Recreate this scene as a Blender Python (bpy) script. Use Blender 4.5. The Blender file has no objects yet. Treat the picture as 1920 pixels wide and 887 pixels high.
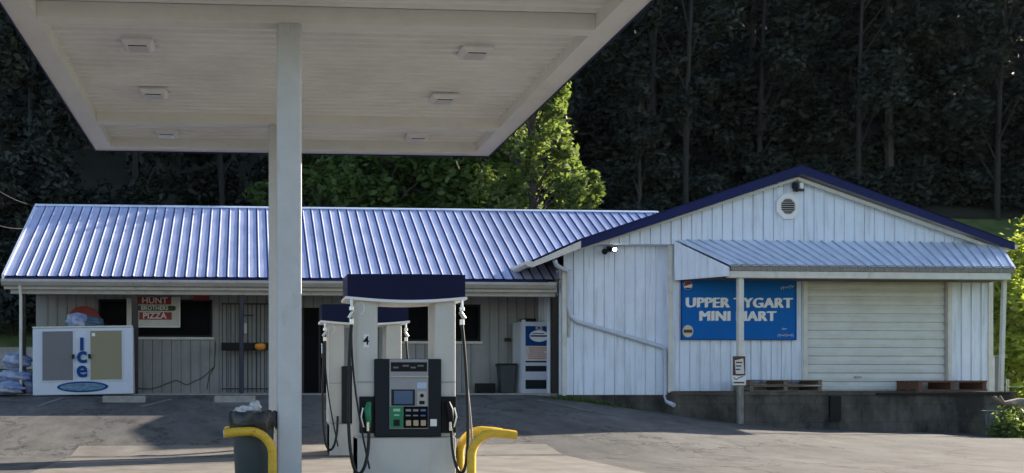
import bpy, bmesh, math, random
import numpy as np
from mathutils import Vector, Matrix
R = math.radians
C = bpy.context.scene.collection
sc = bpy.context.scene
# ------------------------------------------------------------------ camera
F = 1900.0; CX = 587.0; CY = 724.0; TH = math.atan(122/1900); EYE = 1.2
cam = bpy.data.cameras.new('camera'); co = bpy.data.objects.new('camera', cam); C.objects.link(co)
co.location = (0, 0, EYE); co.rotation_euler = (R(90), 0, -TH)
cam.sensor_width = 36; cam.lens = 36*F/1920
cam.shift_x = (960-CX)/1920; cam.shift_y = (CY-443.5)/1920
cam.clip_start = .1; cam.clip_end = 1000
sc.camera = co
sc.render.resolution_x = 1024; sc.render.resolution_y = 473
# ------------------------------------------------------------------ light
SUN = Vector((2.33, .96, 1.0)).normalized()          # towards the sun
EL = math.asin(SUN.z); AZ = math.atan2(SUN.x, SUN.y)
w = bpy.data.worlds.new('World'); sc.world = w; w.use_nodes = True
nt = w.node_tree; bg = nt.nodes['Background']
sky = nt.nodes.new('ShaderNodeTexSky'); sky.sky_type = 'NISHITA'; sky.sun_disc = False
sky.sun_elevation = EL; sky.sun_rotation = AZ; sky.air_density = 1.0; sky.dust_density = .7; sky.ozone_density = 1.0
nt.links.new(sky.outputs[0], bg.inputs[0]); bg.inputs[1].default_value = .07
sl = bpy.data.lights.new('sun', 'SUN'); sl.energy = 4.4; sl.angle = R(.5); sl.color = (1, .88, .72)
so = bpy.data.objects.new('sun', sl); C.objects.link(so); so.rotation_euler = SUN.to_track_quat('Z', 'Y').to_euler()
sc.view_settings.view_transform = 'Standard'; sc.view_settings.look = 'None'
sc.view_settings.exposure = 1.75; sc.view_settings.gamma = 1
# ------------------------------------------------------------------ planning helper: pixel + plane Y -> metres
sT, cT = math.sin(TH), math.cos(TH)
def X(u, Y):
    t = (u-CX)/F; return Y*(sT+t*cT)/(cT-t*sT)
def Z(u, v, Y):
    return EYE+(CY-v)/F*(X(u, Y)*sT+Y*cT)
def P(u, v, Y): return Vector((X(u, Y), Y, Z(u, v, Y)))
def lerp_tab(x, tab):
    if x <= tab[0][0]: return tab[0][1]
    for (a, b), (c, d) in zip(tab, tab[1:]):
        if x <= c: return b+(d-b)*(x-a)/(c-a)
    return tab[-1][1]
LOT = [(6.5, .9), (7.3, .84), (9.6, .5), (10.6, .36), (12, .2), (16.5, .03)]
def H(x, y):
    A = lerp_tab(x, LOT)
    if y > 25: A += (.9-A)*min(1, (y-25)/15)
    r = min(1, max(0, (y-15.8)/7.2))
    z = .1+r*A
    if y > 25: z += .12*(min(y, 32)-25)
    if y > 32: z += .42*(min(y, 50)-32)
    if y > 50: z += .6*(y-50)
    q = -.381*x+.925*y
    if x > 46 and q > 34.5:  # unseen steep spur, added to keep the sun off the wood
        z = max(z, 1+min(78, (q-34.5)*3.2)*min(1, (x-46)/8))
    return z
def GP(u, v):
    lo, hi = 10., 26.
    for _ in range(40):
        m = (lo+hi)/2
        if Z(u, v, m) > H(X(u, m), m): lo = m
        else: hi = m
    return Vector((X(u, lo), lo, H(X(u, lo), lo)))
# ------------------------------------------------------------------ materials
def new_mat(name):
    m = bpy.data.materials.new(name); m.use_nodes = True
    return m, m.node_tree, m.node_tree.nodes['Principled BSDF']
def rgb(c): return (*c, 1) if len(c) == 3 else c
def mat(name, col, rough=.5, metal=0, var=.12, scale=6, bump=0, bscale=40, col2=None, stretch=(1, 1, 1), spec=.5, dirt=None, emit=None, coat=0):
    m, t, b = new_mat(name); N = t.nodes; L = t.links
    tc = N.new('ShaderNodeTexCoord'); mp = N.new('ShaderNodeMapping'); mp.inputs['Scale'].default_value = stretch
    L.new(tc.outputs['Object'], mp.inputs[0])
    nz = N.new('ShaderNodeTexNoise'); nz.inputs['Scale'].default_value = scale; nz.inputs['Detail'].default_value = 6; nz.inputs['Roughness'].default_value = .6
    L.new(mp.outputs[0], nz.inputs['Vector'])
    r = N.new('ShaderNodeValToRGB'); r.color_ramp.elements[0].position = .3; r.color_ramp.elements[1].position = .7
    c2 = col2 or tuple(max(0, c*(1-var)) for c in col)
    c1 = col if col2 else tuple(min(1, c*(1+var*.5)) for c in col)
    r.color_ramp.elements[0].color = rgb(c2); r.color_ramp.elements[1].color = rgb(c1)
    L.new(nz.outputs[0], r.inputs[0]); out = r.outputs[0]
    if dirt:
        n2 = N.new('ShaderNodeTexNoise'); n2.inputs['Scale'].default_value = dirt[1]; n2.inputs['Detail'].default_value = 8; n2.inputs['Roughness'].default_value = .7
        mp2 = N.new('ShaderNodeMapping'); mp2.inputs['Scale'].default_value = dirt[2]
        L.new(tc.outputs['Object'], mp2.inputs[0]); L.new(mp2.outputs[0], n2.inputs['Vector'])
        r2 = N.new('ShaderNodeValToRGB'); r2.color_ramp.elements[0].position = dirt[3]; r2.color_ramp.elements[1].position = dirt[4]
        r2.color_ramp.elements[0].color = (0, 0, 0, 1); r2.color_ramp.elements[1].color = (dirt[5],)*3+(1,)
        L.new(n2.outputs[0], r2.inputs[0])
        mx = N.new('ShaderNodeMix'); mx.data_type = 'RGBA'; L.new(r2.outputs[0], mx.inputs[0]); L.new(out, mx.inputs[6]); mx.inputs[7].default_value = rgb(dirt[0]); out = mx.outputs[2]
    L.new(out, b.inputs['Base Color'])
    rr = N.new('ShaderNodeMapRange'); rr.inputs[3].default_value = max(.03, rough-.08); rr.inputs[4].default_value = min(1, rough+.1)
    L.new(nz.outputs[0], rr.inputs[0]); L.new(rr.outputs[0], b.inputs['Roughness'])
    b.inputs['Metallic'].default_value = metal; b.inputs['Specular IOR Level'].default_value = spec; b.inputs['Coat Weight'].default_value = coat
    if bump:
        nb = N.new('ShaderNodeTexNoise'); nb.inputs['Scale'].default_value = bscale; nb.inputs['Detail'].default_value = 5
        L.new(mp.outputs[0], nb.inputs['Vector'])
        bp = N.new('ShaderNodeBump'); bp.inputs['Strength'].default_value = bump; bp.inputs['Distance'].default_value = .02
        L.new(nb.outputs[0], bp.inputs['Height']); L.new(bp.outputs[0], b.inputs['Normal'])
    if emit:
        b.inputs['Emission Color'].default_value = rgb(emit[0]); b.inputs['Emission Strength'].default_value = emit[1]
    return m
def leaf_mat(name, a, b_, trans=.35):
    m, t, b = new_mat(name); N = t.nodes; L = t.links
    g = N.new('ShaderNodeNewGeometry'); r = N.new('ShaderNodeValToRGB')
    r.color_ramp.elements[0].color = rgb(a); r.color_ramp.elements[1].color = rgb(b_)
    L.new(g.outputs['Random Per Island'], r.inputs[0]); L.new(r.outputs[0], b.inputs['Base Color'])
    b.inputs['Roughness'].default_value = .55; b.inputs['Specular IOR Level'].default_value = .3
    tr = N.new('ShaderNodeBsdfTranslucent'); mu = N.new('ShaderNodeMix'); mu.data_type = 'RGBA'; mu.blend_type = 'MULTIPLY'; mu.inputs[0].default_value = 1
    mu.inputs[7].default_value = (1.15, 1.2, .6, 1); L.new(r.outputs[0], mu.inputs[6]); L.new(mu.outputs[2], tr.inputs[0])
    ms = N.new('ShaderNodeMixShader'); ms.inputs[0].default_value = trans
    L.new(b.outputs[0], ms.inputs[1]); L.new(tr.outputs[0], ms.inputs[2]); L.new(ms.outputs[0], N['Material Output'].inputs[0])
    return m
GRIME = (.22, .19, .15)
M = dict(
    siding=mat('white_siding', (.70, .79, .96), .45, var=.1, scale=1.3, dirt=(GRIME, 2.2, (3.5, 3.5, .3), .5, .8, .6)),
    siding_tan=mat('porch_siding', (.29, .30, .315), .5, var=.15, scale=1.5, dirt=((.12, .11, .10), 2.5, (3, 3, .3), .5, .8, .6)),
    trim=mat('white_trim', (.62, .62, .60), .5, var=.12, scale=4, dirt=(GRIME, 5, (1, 1, .5), .55, .8, .5)),
    gutter=mat('gutter_paint', (.42, .41, .40), .45, var=.15, scale=3, dirt=((.12, .11, .1), 6, (1, 1, 1), .5, .75, .6)),
    roof=mat('blue_roof_paint', (.56, .61, .88), .33, metal=.35, var=.14, scale=1.1, dirt=((.24, .28, .5), 2.2, (1.2, .35, .35), .45, .8, .6)),
    roof_flank=mat('painted_roof_rib_shade', (.018, .03, .15), .45, var=.3, scale=3),  # dark colour on each rib's left side stands in for its shade line
    awn_flank=mat('painted_awning_rib_shade', (.34, .41, .58), .5, var=.3, scale=3),  # awning rib shade put into the colour, softer than on the roof
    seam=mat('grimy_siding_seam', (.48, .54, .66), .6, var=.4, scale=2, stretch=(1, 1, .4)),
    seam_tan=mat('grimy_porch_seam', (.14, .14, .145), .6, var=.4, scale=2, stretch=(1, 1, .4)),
    navy=mat('navy_paint', (.006, .012, .09), .5, spec=.2, var=.2, scale=3),
    header=mat('header_navy', (.002, .005, .04), .4, var=.2, spec=.15),
    galv=mat('pale_roof_metal', (.66, .75, .95), .33, metal=.15, var=.15, scale=2.5, dirt=((.25, .26, .3), 3, (3, .6, .6), .5, .75, .5)),
    canopy=mat('canopy_cream_paint', (.80, .79, .77), .4, var=.06, scale=1.5, dirt=((.4, .36, .3), 1.2, (1, 1, 1), .5, .85, .35)),
    deck=mat('canopy_deck_paint', (.86, .86, .85), .33, var=.06, scale=1.0, dirt=((.5, .46, .42), .9, (1, 1, 1), .45, .85, .4)),
    column=mat('column_paint', (.52, .54, .57), .5, var=.08, scale=5, dirt=(GRIME, 7, (1, 1, .4), .58, .8, .6), bump=.05),
    pump_white=mat('pump_white', (.52, .52, .50), .35, var=.06, scale=4, dirt=((.3, .27, .22), 6, (1, 1, .3), .55, .85, .5)),
    charcoal=mat('charcoal_panel', (.011, .017, .022), .5, var=.2, spec=.18),
    black=mat('black_rubber', (.007, .007, .009), .5, var=.2, spec=.2),
    darkvoid=mat('dark_interior', (.005, .006, .008), .6, var=.2, spec=.05),
    glass=mat('dark_window_glass', (.004, .005, .007), .3, var=.3, spec=.02),
    greypanel=mat('grey_panel', (.28, .28, .31), .4, var=.06),
    screen=mat('blue_screen', (.03, .09, .2), .12, var=.15, scale=3),
    green=mat('green_panel', (.0, .17, .075), .4, var=.1),
    beige=mat('beige_button', (.42, .34, .22), .5),
    white=mat('white_plastic', (.75, .76, .78), .4, var=.05),
    chrome=mat('brushed_steel', (.6, .6, .6), .25, metal=.9, var=.1),
    yellow=mat('yellow_pipe_paint', (.68, .43, .03), .5, var=.22, scale=9, dirt=((.10, .055, .025), 9, (1, 1, 1), .54, .68, .8), bump=.1),
    bin=mat('dark_grey_bin', (.035, .05, .058), .55, var=.2, scale=5, dirt=((.1, .09, .08), 5, (1, 1, .4), .6, .85, .3)),
    bag=mat('black_bag_plastic', (.012, .012, .014), .3, var=.3, bump=.5, bscale=18),
    clear=mat('crumpled_clear_plastic', (.55, .57, .6), .2, var=.4, scale=20, bump=.7, bscale=30),
    wood=mat('weathered_wood', (.22, .17, .13), .8, col2=(.09, .07, .055), scale=5, stretch=(1, 8, 8), bump=.3),
    greywood=mat('grey_weathered_wood', (.30, .29, .28), .8, col2=(.12, .115, .11), scale=5, stretch=(6, 6, 1), bump=.3, bscale=20),
    rust_wood=mat('reddish_pallet_wood', (.15, .075, .05), .8, col2=(.08, .035, .025), scale=6, stretch=(1, 6, 6), bump=.3),
    postblue=mat('navy_post_paint', (.01, .014, .04), .5),
    postbrown=mat('dark_brown_post_paint', (.02, .015, .013), .6),
    door=mat('roller_door_paint', (.60, .62, .62), .42, var=.1, scale=2, dirt=((.3, .26, .2), 3, (.5, 1, 2), .5, .8, .45)),
    signblue=mat('blue_sign_face', (.0, .12, .46), .6, var=.06, scale=2, spec=.15),
    red=mat('sign_red', (.30, .012, .015), .45, var=.1),
    brown=mat('sign_maroon', (.07, .02, .02), .5),
    cream=mat('cream_badge', (.55, .52, .38), .5),
    iceblue=mat('ice_letter_blue', (.0, .05, .22), .6, spec=.15),
    icewhite=mat('ice_box_white', (.52, .58, .70), .35, var=.06, scale=2, dirt=((.3, .3, .3), 4, (1, 1, .3), .58, .85, .4)),
    icegrey=mat('ice_door_grey', (.13, .13, .15), .4, var=.08, scale=1),
    icetan=mat('ice_door_tan', (.22, .20, .12), .4, var=.1, scale=1.4),
    bagblue=mat('blue_plastic_bag', (.07, .14, .38), .35, col2=(.42, .46, .55), scale=5, bump=.5, bscale=9),
    orange=mat('orange_plastic', (.75, .28, .02), .4),
    hoop=mat('hose_rubber', (.008, .008, .01), .4, var=.2, spec=.3),
    bark=mat('tree_bark', (.09, .08, .07), .9, col2=(.04, .035, .03), scale=3, stretch=(4, 4, 1), bump=.6, bscale=10),
    palebark=mat('pale_tree_bark', (.036, .036, .034), .9, col2=(.016, .016, .015), scale=2, stretch=(4, 4, 1), bump=.5, bscale=10),
    lens=mat('lamp_lens', (.6, .6, .58), .3, var=.03),
    litlens=mat('lit_lamp_lens', (.9, .9, .85), .3, emit=((1, .95, .85), 9)),
    straw=mat('dry_stump', (.35, .29, .24), .9, col2=(.12, .09, .07), bump=.5),
    culvert=mat('dull_steel', (.13, .145, .15), .55, metal=.3, var=.25, scale=4),
    stone=mat('step_stone', (.2, .2, .2), .9, bump=.4),
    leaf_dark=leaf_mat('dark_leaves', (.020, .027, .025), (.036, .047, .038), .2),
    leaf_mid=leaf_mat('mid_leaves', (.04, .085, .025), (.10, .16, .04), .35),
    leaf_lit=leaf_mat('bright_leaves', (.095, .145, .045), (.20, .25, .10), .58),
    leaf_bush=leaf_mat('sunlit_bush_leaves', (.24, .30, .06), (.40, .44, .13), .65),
    grassblade=leaf_mat('grass_blades', (.10, .17, .03), (.24, .30, .08), .5),
)
def asphalt():
    m, t, b = new_mat('worn_asphalt'); N = t.nodes; L = t.links
    tc = N.new('ShaderNodeTexCoord')
    def noise(s, d=8, st=(1, 1, 1), ro=.65):
        mp = N.new('ShaderNodeMapping'); mp.inputs['Scale'].default_value = st; L.new(tc.outputs['Object'], mp.inputs[0])
        n = N.new('ShaderNodeTexNoise'); n.inputs['Scale'].default_value = s; n.inputs['Detail'].default_value = d; n.inputs['Roughness'].default_value = ro
        L.new(mp.outputs[0], n.inputs['Vector']); return n
    big = noise(.45, 5, (1, .5, 1)); fine = noise(70, 3); mid = noise(3.2, 7, (1, .35, 1))
    r = N.new('ShaderNodeValToRGB'); e = r.color_ramp.elements; e[0].position = .3; e[1].position = .72
    e[0].color = (.075, .075, .077, 1); e[1].color = (.148, .146, .143, 1); L.new(big.outputs[0], r.inputs[0])
    def mul(a, fac_node, lo, hi, p0=.3, p1=.7):
        rr = N.new('ShaderNodeMapRange'); rr.inputs[1].default_value = p0; rr.inputs[2].default_value = p1; rr.inputs[3].default_value = lo; rr.inputs[4].default_value = hi
        L.new(fac_node, rr.inputs[0]); mx = N.new('ShaderNodeMix'); mx.data_type = 'RGBA'; mx.blend_type = 'MULTIPLY'; mx.inputs[0].default_value = 1
        L.new(a, mx.inputs[6]); L.new(rr.outputs[0], mx.inputs[7]); return mx.outputs[2]
    out = mul(r.outputs[0], mid.outputs[0], .68, 1.2); out = mul(out, fine.outputs[0], .6, 1.35)
    vo = N.new('ShaderNodeTexVoronoi'); vo.feature = 'DISTANCE_TO_EDGE'; vo.inputs['Scale'].default_value = .42
    ds = noise(1.6, 6); va = N.new('ShaderNodeVectorMath'); va.operation = 'MULTIPLY_ADD'; va.inputs[1].default_value = (1.6,)*3
    L.new(ds.outputs[1], va.inputs[0]); L.new(tc.outputs['Object'], va.inputs[2]); L.new(va.outputs[0], vo.inputs['Vector'])
    out = mul(out, vo.outputs[0], .3, 1.0, .001, .018)
    oil = noise(1.1, 4); out = mul(out, oil.outputs[0], .62, 1.0, .33, .42)
    L.new(out, b.inputs['Base Color']); b.inputs['Roughness'].default_value = .85; b.inputs['Specular IOR Level'].default_value = .3
    bp = N.new('ShaderNodeBump'); bp.inputs['Strength'].default_value = .5; bp.inputs['Distance'].default_value = .01
    L.new(fine.outputs[0], bp.inputs['Height']); L.new(bp.outputs[0], b.inputs['Normal'])
    return m
M['asphalt'] = asphalt()
M['concrete'] = mat('pad_concrete', (.185, .172, .158), .85, var=.3, scale=2.5, bump=.3, bscale=60, dirt=((.1, .09, .08), 1.3, (1, 1, 1), .5, .8, .6))
M['gravel'] = mat('pale_gravel', (.42, .36, .30), .9, var=.4, scale=8, bump=.5)
M['wheelstop'] = mat('old_concrete', (.30, .29, .28), .9, var=.25, scale=6, bump=.3, dirt=((.1, .1, .1), 5, (1, 1, 1), .5, .8, .5))
M['paint'] = mat('worn_line_paint', (.24, .23, .22), .8, col2=(.13, .13, .13), scale=14)
M['grass'] = mat('grass_ground', (.13, .18, .05), .95, col2=(.06, .09, .025), scale=1.2, bump=.8, bscale=25)
M['forestfloor'] = mat('forest_floor', (.028, .03, .02), .95, var=.4, scale=1, bump=.6)
def block_mat():
    m, t, b = new_mat('stained_block'); N = t.nodes; L = t.links
    tc = N.new('ShaderNodeTexCoord'); sp = N.new('ShaderNodeSeparateXYZ'); cb = N.new('ShaderNodeCombineXYZ')
    L.new(tc.outputs['Object'], sp.inputs[0]); L.new(sp.outputs[0], cb.inputs[0]); L.new(sp.outputs[2], cb.inputs[1])
    br = N.new('ShaderNodeTexBrick'); br.inputs['Scale'].default_value = 1; br.inputs['Brick Width'].default_value = .8; br.inputs['Row Height'].default_value = .4
    br.inputs['Mortar Size'].default_value = .008; br.inputs['Color1'].default_value = (.115, .112, .108, 1); br.inputs['Color2'].default_value = (.095, .092, .09, 1); br.inputs['Mortar'].default_value = (.075, .072, .07, 1)
    L.new(cb.outputs[0], br.inputs[0])
    n = N.new('ShaderNodeTexNoise'); n.inputs['Scale'].default_value = 1.6; n.inputs['Detail'].default_value = 9; n.inputs['Roughness'].default_value = .72
    mp = N.new('ShaderNodeMapping'); mp.inputs['Scale'].default_value = (1, 1, .55); L.new(tc.outputs['Object'], mp.inputs[0]); L.new(mp.outputs[0], n.inputs['Vector'])
    r = N.new('ShaderNodeValToRGB'); r.color_ramp.elements[0].position = .38; r.color_ramp.elements[1].position = .68
    r.color_ramp.elements[0].color = (.22, .22, .23, 1); r.color_ramp.elements[1].color = (1.25, 1.2, 1.1, 1); L.new(n.outputs[0], r.inputs[0])
    mx = N.new('ShaderNodeMix'); mx.data_type = 'RGBA'; mx.blend_type = 'MULTIPLY'; mx.inputs[0].default_value = 1
    L.new(br.outputs[0], mx.inputs[6]); L.new(r.outputs[0], mx.inputs[7]); L.new(mx.outputs[2], b.inputs['Base Color'])
    b.inputs['Roughness'].default_value = .9
    bp = N.new('ShaderNodeBump'); bp.inputs['Strength'].default_value = .4; bp.inputs['Distance'].default_value = .02; L.new(n.outputs[0], bp.inputs['Height']); L.new(bp.outputs[0], b.inputs['Normal'])
    return m
M['block'] = block_mat()
# ------------------------------------------------------------------ mesh builder
class MB:
    def __init__(s): s.v = []; s.f = []; s.dark = []
    def add(s, vs, fs):
        o = len(s.v); s.v += [tuple(p) for p in vs]; s.f += [tuple(i+o for i in f) for f in fs]; return s
    def box(s, x0, x1, y0, y1, z0, z1, mtx=None):
        vs = [Vector((x, y, z)) for z in (z0, z1) for y in (y0, y1) for x in (x0, x1)]
        if mtx: vs = [mtx @ p for p in vs]
        return s.add(vs, [(0, 2, 3, 1), (4, 5, 7, 6), (0, 1, 5, 4), (1, 3, 7, 5), (3, 2, 6, 7), (2, 0, 4, 6)])
    def quad(s, *p): return s.add(p, [tuple(range(len(p)))])
    def prism(s, pts, d):          # planar outline extruded by vector d
        n = len(pts); d = Vector(d); a = [Vector(p) for p in pts]
        return s.add(a+[p+d for p in a], [tuple(reversed(range(n))), tuple(range(n, 2*n))]+[(i, (i+1) % n, n+(i+1) % n, n+i) for i in range(n)])
    def tube(s, pts, r, n=10, cap=True):
        pts = [Vector(p) for p in pts]; rs = r if isinstance(r, (list, tuple)) else [r]*len(pts)
        o = len(s.v); up = None
        for i, p in enumerate(pts):
            d = (pts[min(i+1, len(pts)-1)]-pts[max(i-1, 0)]).normalized()
            if up is None: up = d.orthogonal().normalized()
            up = (up-d*up.dot(d)).normalized(); sd = d.cross(up)
            for k in range(n):
                a = 2*math.pi*k/n; s.v.append(tuple(p+(up*math.cos(a)+sd*math.sin(a))*rs[i]))
        for i in range(len(pts)-1):
            for k in range(n):
                a = o+i*n+k; b = o+i*n+(k+1) % n; s.f.append((a, b, b+n, a+n))
        if cap: s.f.append(tuple(o+k for k in reversed(range(n)))); s.f.append(tuple(o+(len(pts)-1)*n+k for k in range(n)))
        return s
    def lathe(s, c, prof, n=24):    # prof: (radius, z)
        o = len(s.v); c = Vector(c)
        for r, z in prof:
            for k in range(n):
                a = 2*math.pi*k/n; s.v.append((c.x+r*math.cos(a), c.y+r*math.sin(a), c.z+z))
        for i in range(len(prof)-1):
            for k in range(n):
                a = o+i*n+k; b = o+i*n+(k+1) % n; s.f.append((a, b, b+n, a+n))
        s.f.append(tuple(o+k for k in reversed(range(n)))); s.f.append(tuple(o+(len(prof)-1)*n+k for k in range(n)))
        return s
    def disc(s, c, rx, rz, depth, n=28):    # flat disc facing -Y
        s.prism([(c[0]+rx*math.cos(2*math.pi*k/n), c[1], c[2]+rz*math.sin(2*math.pi*k/n)) for k in range(n)], (0, depth, 0)); return s
    def build(s, name, m, parent=None, bev=0, smooth=False):
        if name in SPLIT:
            cs = comps(s)
            if len(cs) > 1: return [c.build(name, m, parent, bev, smooth) for c in cs][0]
        me = bpy.data.meshes.new(name); me.from_pydata(s.v, [], s.f); me.materials.append(m)
        bm = bmesh.new(); bm.from_mesh(me); bmesh.ops.recalc_face_normals(bm, faces=bm.faces); bm.to_mesh(me); bm.free()
        o = bpy.data.objects.new(name, me); C.objects.link(o)
        if parent: o.parent = parent
        if smooth:
            me.polygons.foreach_set('use_smooth', [True]*len(me.polygons))
            e = o.modifiers.new('split', 'EDGE_SPLIT'); e.split_angle = R(50)
        if bev:
            b = o.modifiers.new('bevel', 'BEVEL'); b.width = bev; b.segments = 2; b.limit_method = 'ANGLE'
        return o
def comps(mb):
    par = list(range(len(mb.v)))
    def fd(a):
        while par[a] != a: par[a] = par[par[a]]; a = par[a]
        return a
    for f in mb.f:
        for i in f[1:]: par[fd(i)] = fd(f[0])
    g = {}
    for f in mb.f: g.setdefault(fd(f[0]), []).append(f)
    out = []
    for fs in g.values():
        ids = sorted({i for f in fs for i in f}); mp = {k: n for n, k in enumerate(ids)}
        m2 = MB(); m2.v = [mb.v[i] for i in ids]; m2.f = [tuple(mp[i] for i in f) for f in fs]; out.append(m2)
    return out
SPLIT = {'stringer', 'board', 'rail', 'bar', 'gutter', 'door_frame', 'corner_trim', 'rake_board', 'column_clip', 'slat', 'print_line', 'panel_print', 'red_band', 'wire', 'script_mark', 'fascia_beam', 'side_rib', 'drip_trim', 'cable', 'trunks_'}
def tag(o, label=None, cat=None, group=None, kind=None):
    if label: o['label'] = label
    if cat: o['category'] = cat
    if group: o['group'] = group
    if kind: o['kind'] = kind
    return o
def empty(name, loc=(0, 0, 0), rz=0, label=None, cat=None, group=None, parent=None):
    o = bpy.data.objects.new(name, None); C.objects.link(o); o.location = loc; o.rotation_euler = (0, 0, rz); o.empty_display_size = .2
    if parent: o.parent = parent
    return tag(o, label, cat, group)
def copy_tree(o, parent=None):
    c = o.copy(); C.objects.link(c); c.parent = parent
    for ch in o.children: copy_tree(ch, c)
    return c
def text(s, name, m, loc, size, parent=None, ext=.004, bold=.012, sx=1, rot=(R(90), 0, 0), align='CENTER', shear=0, space=1):
    cu = bpy.data.curves.new(name, 'FONT'); cu.body = s; cu.size = size; cu.extrude = ext; cu.offset = bold*size; cu.align_x = align; cu.align_y = 'CENTER'; cu.shear = shear; cu.space_character = space
    cu.resolution_u = 3
    t = bpy.data.objects.new('tmp', cu); C.objects.link(t)
    me = bpy.data.meshes.new_from_object(t.evaluated_get(bpy.context.evaluated_depsgraph_get()))
    bpy.data.objects.remove(t)
    me.materials.clear(); me.materials.append(m); me.transform(Matrix.Diagonal((sx, 1, 1, 1)))
    o = bpy.data.objects.new(name, me); C.objects.link(o); o.location = loc; o.rotation_euler = rot
    if parent: o.parent = parent
    return o
def ribs(x0, x1, pitch, wd, off=0, flank=.25):       # profile stations (x, height 0..1)
    out = [(x0, 0)]; k = math.ceil((x0-off)/pitch); fl = wd*flank
    while off+k*pitch+wd < x1:
        x = off+k*pitch
        if x-wd > x0: out += [(x-wd/2, 0), (x-wd/2+fl, 1), (x+wd*.25, 1), (x+wd/2, 0)]
        k += 1
    return out+[(x1, 0)]
def flank_ids(st):      # index of the strip on the left flank of every rib
    return [i for i in range(len(st)-1) if st[i][1] == 0 and st[i+1][1] == 1]
def two_tone(o, m2, nst, ids, rows=1):
    o.data.materials.append(m2); s = set(ids)
    return o
def ribwall(mb, x0, x1, zb, zt, Y, pitch=.23, wd=.05, h=.018, off=0):
    wd = .045
    """vertical ribbed sheet facing -Y; zb, zt constants or functions of x"""
    fb = zb if callable(zb) else (lambda x: zb); ft = zt if callable(zt) else (lambda x: zt)
    st = ribs(x0, x1, pitch, wd, off, .4); o = len(mb.v)
    for x, k in st:
        mb.v.append((x, Y-h*k, fb(x))); mb.v.append((x, Y-h*k, ft(x)))
    for i in range(len(st)-1):
        a = o+2*i; mb.f.append((a, a+2, a+3, a+1))
        if st[i][1] == 0 and st[i+1][1] == 1: mb.dark.append(len(mb.f)-1)
    return mb
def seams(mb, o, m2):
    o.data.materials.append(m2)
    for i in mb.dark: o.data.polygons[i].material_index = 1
# ------------------------------------------------------------------ ground
def sheet(name, m, xs, ys, dz, keep=None, kind='structure'):
    v = []; f = []; idx = {}
    for j, y in enumerate(ys):
        for i, x in enumerate(xs): idx[i, j] = len(v); v.append((x, y, H(x, y)+dz))
    for j in range(len(ys)-1):
        for i in range(len(xs)-1):
            if keep and not keep((xs[i]+xs[i+1])/2, (ys[j]+ys[j+1])/2): continue
            f.append((idx[i, j], idx[i+1, j], idx[i+1, j+1], idx[i, j+1]))
    b = MB(); b.v = v; b.f = f
    o = b.build(name, m); tag(o, kind=kind); return o
fr = lambda a, b, s: [a+i*s for i in range(int(round((b-a)/s))+1)]
sheet('ground', M['grass'], fr(-80, 140, 1), fr(-30, 130, 1), -.03)
sheet('road', M['asphalt'], fr(-60, 16, .5)+[16.3], fr(-30, 25, .5), .0, lambda x, y: x < 15.7+(y-19.5)*.3 or y < 18)
sheet('concrete_pad', M['concrete'], fr(-2.75, 5.0, .25), fr(9.0, 16.75, .25), .006)
sheet('gravel_drive', M['gravel'], fr(-40, -5.8, .5), fr(31, 33.5, .5), -.005)
lm = MB()
for (a, b) in (((70, 763), (117, 747)), ((266, 763), (322, 749)), ((1110, 772), (1010, 751))):
    p, q = GP(*a), GP(*b); d = (q-p).normalized().cross(Vector((0, 0, 1)))*.05; n = 8
    for i in range(n):
        s, e = p.lerp(q, i/n), p.lerp(q, (i+1)/n)
        pts = [s+d, s-d, e-d, e+d]; lm.quad(*[(t.x, t.y, H(t.x, t.y)+.012) for t in pts])
tag(lm.build('road_marking', M['paint']), kind='structure')
tag(sheet('hillside', M['forestfloor'], fr(-80, 140, 1), fr(51, 130, 1), .06), kind='structure')
# ------------------------------------------------------------------ store wing (long low building)
WX0, WX1 = -5.1, 7.15; YW = 24.8
wing = empty('store_building', (0, 26, 1.0), 0, 'long low white store with a ribbed blue metal roof and open front porch', 'building')
wing.location = (0, 0, 0)
b = MB()
floor_z = 1.03
wins = [(X(185, YW), X(246, YW), 2.05, 3.30), (X(257, YW), X(398, YW), Z(300, 632, YW), 3.30), (X(752, YW), X(900, YW), Z(850, 640, YW), 3.22)]
dr = (X(566, YW), X(590, YW)+.55, floor_z, 3.12)
segs = sorted([(a, c, z0, z1) for a, c, z0, z1 in wins]+[dr])
x = WX0
for a, c, z0, z1 in segs:
    ribwall(b, x, a, floor_z, 3.42, YW)
    if z0 > floor_z+.1: ribwall(b, a, c, floor_z, z0, YW)
    ribwall(b, a, c, z1, 3.42, YW, h=.017)
    x = c
ribwall(b, x, WX1+.1, floor_z, 3.42, YW)
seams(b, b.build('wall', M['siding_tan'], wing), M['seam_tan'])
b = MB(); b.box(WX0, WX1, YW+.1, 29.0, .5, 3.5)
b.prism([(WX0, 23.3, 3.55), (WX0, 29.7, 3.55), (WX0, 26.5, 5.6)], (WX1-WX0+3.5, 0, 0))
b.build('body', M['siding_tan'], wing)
# roof
RY0, RY1, RZ0, RZ1 = 22.95, 26.5, 3.66, 5.85
def roofx(t): return 6.35+(12.0-6.35)*t       # right edge follows the valley
b = MB(); st = ribs(-5.42, 12.4, .235, .07, 0, .55); DK = set(flank_ids(st)); dark = []
nrm = Vector((0, -(RZ1-RZ0), (RY1-RY0))).normalized()
NSEG = 12; o0 = 0
for j in range(NSEG+1):
    t = j/NSEG
    for (x, k) in st:
        q = Vector((x, RY0+(RY1-RY0)*t, RZ0+(RZ1-RZ0)*t))+nrm*(.017*k+.004*math.sin(x*3.1+t*9)*math.sin(t*13+x))
        b.v.append(tuple(q))
n = len(st)
for j in range(NSEG):
    xr = roofx((j+1)/NSEG)+.6
    for i in range(n-1):
        if st[i+1][0] > xr: continue
        b.f.append((j*n+i, j*n+i+1, (j+1)*n+i+1, (j+1)*n+i)); dark.append(i in DK)
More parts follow.
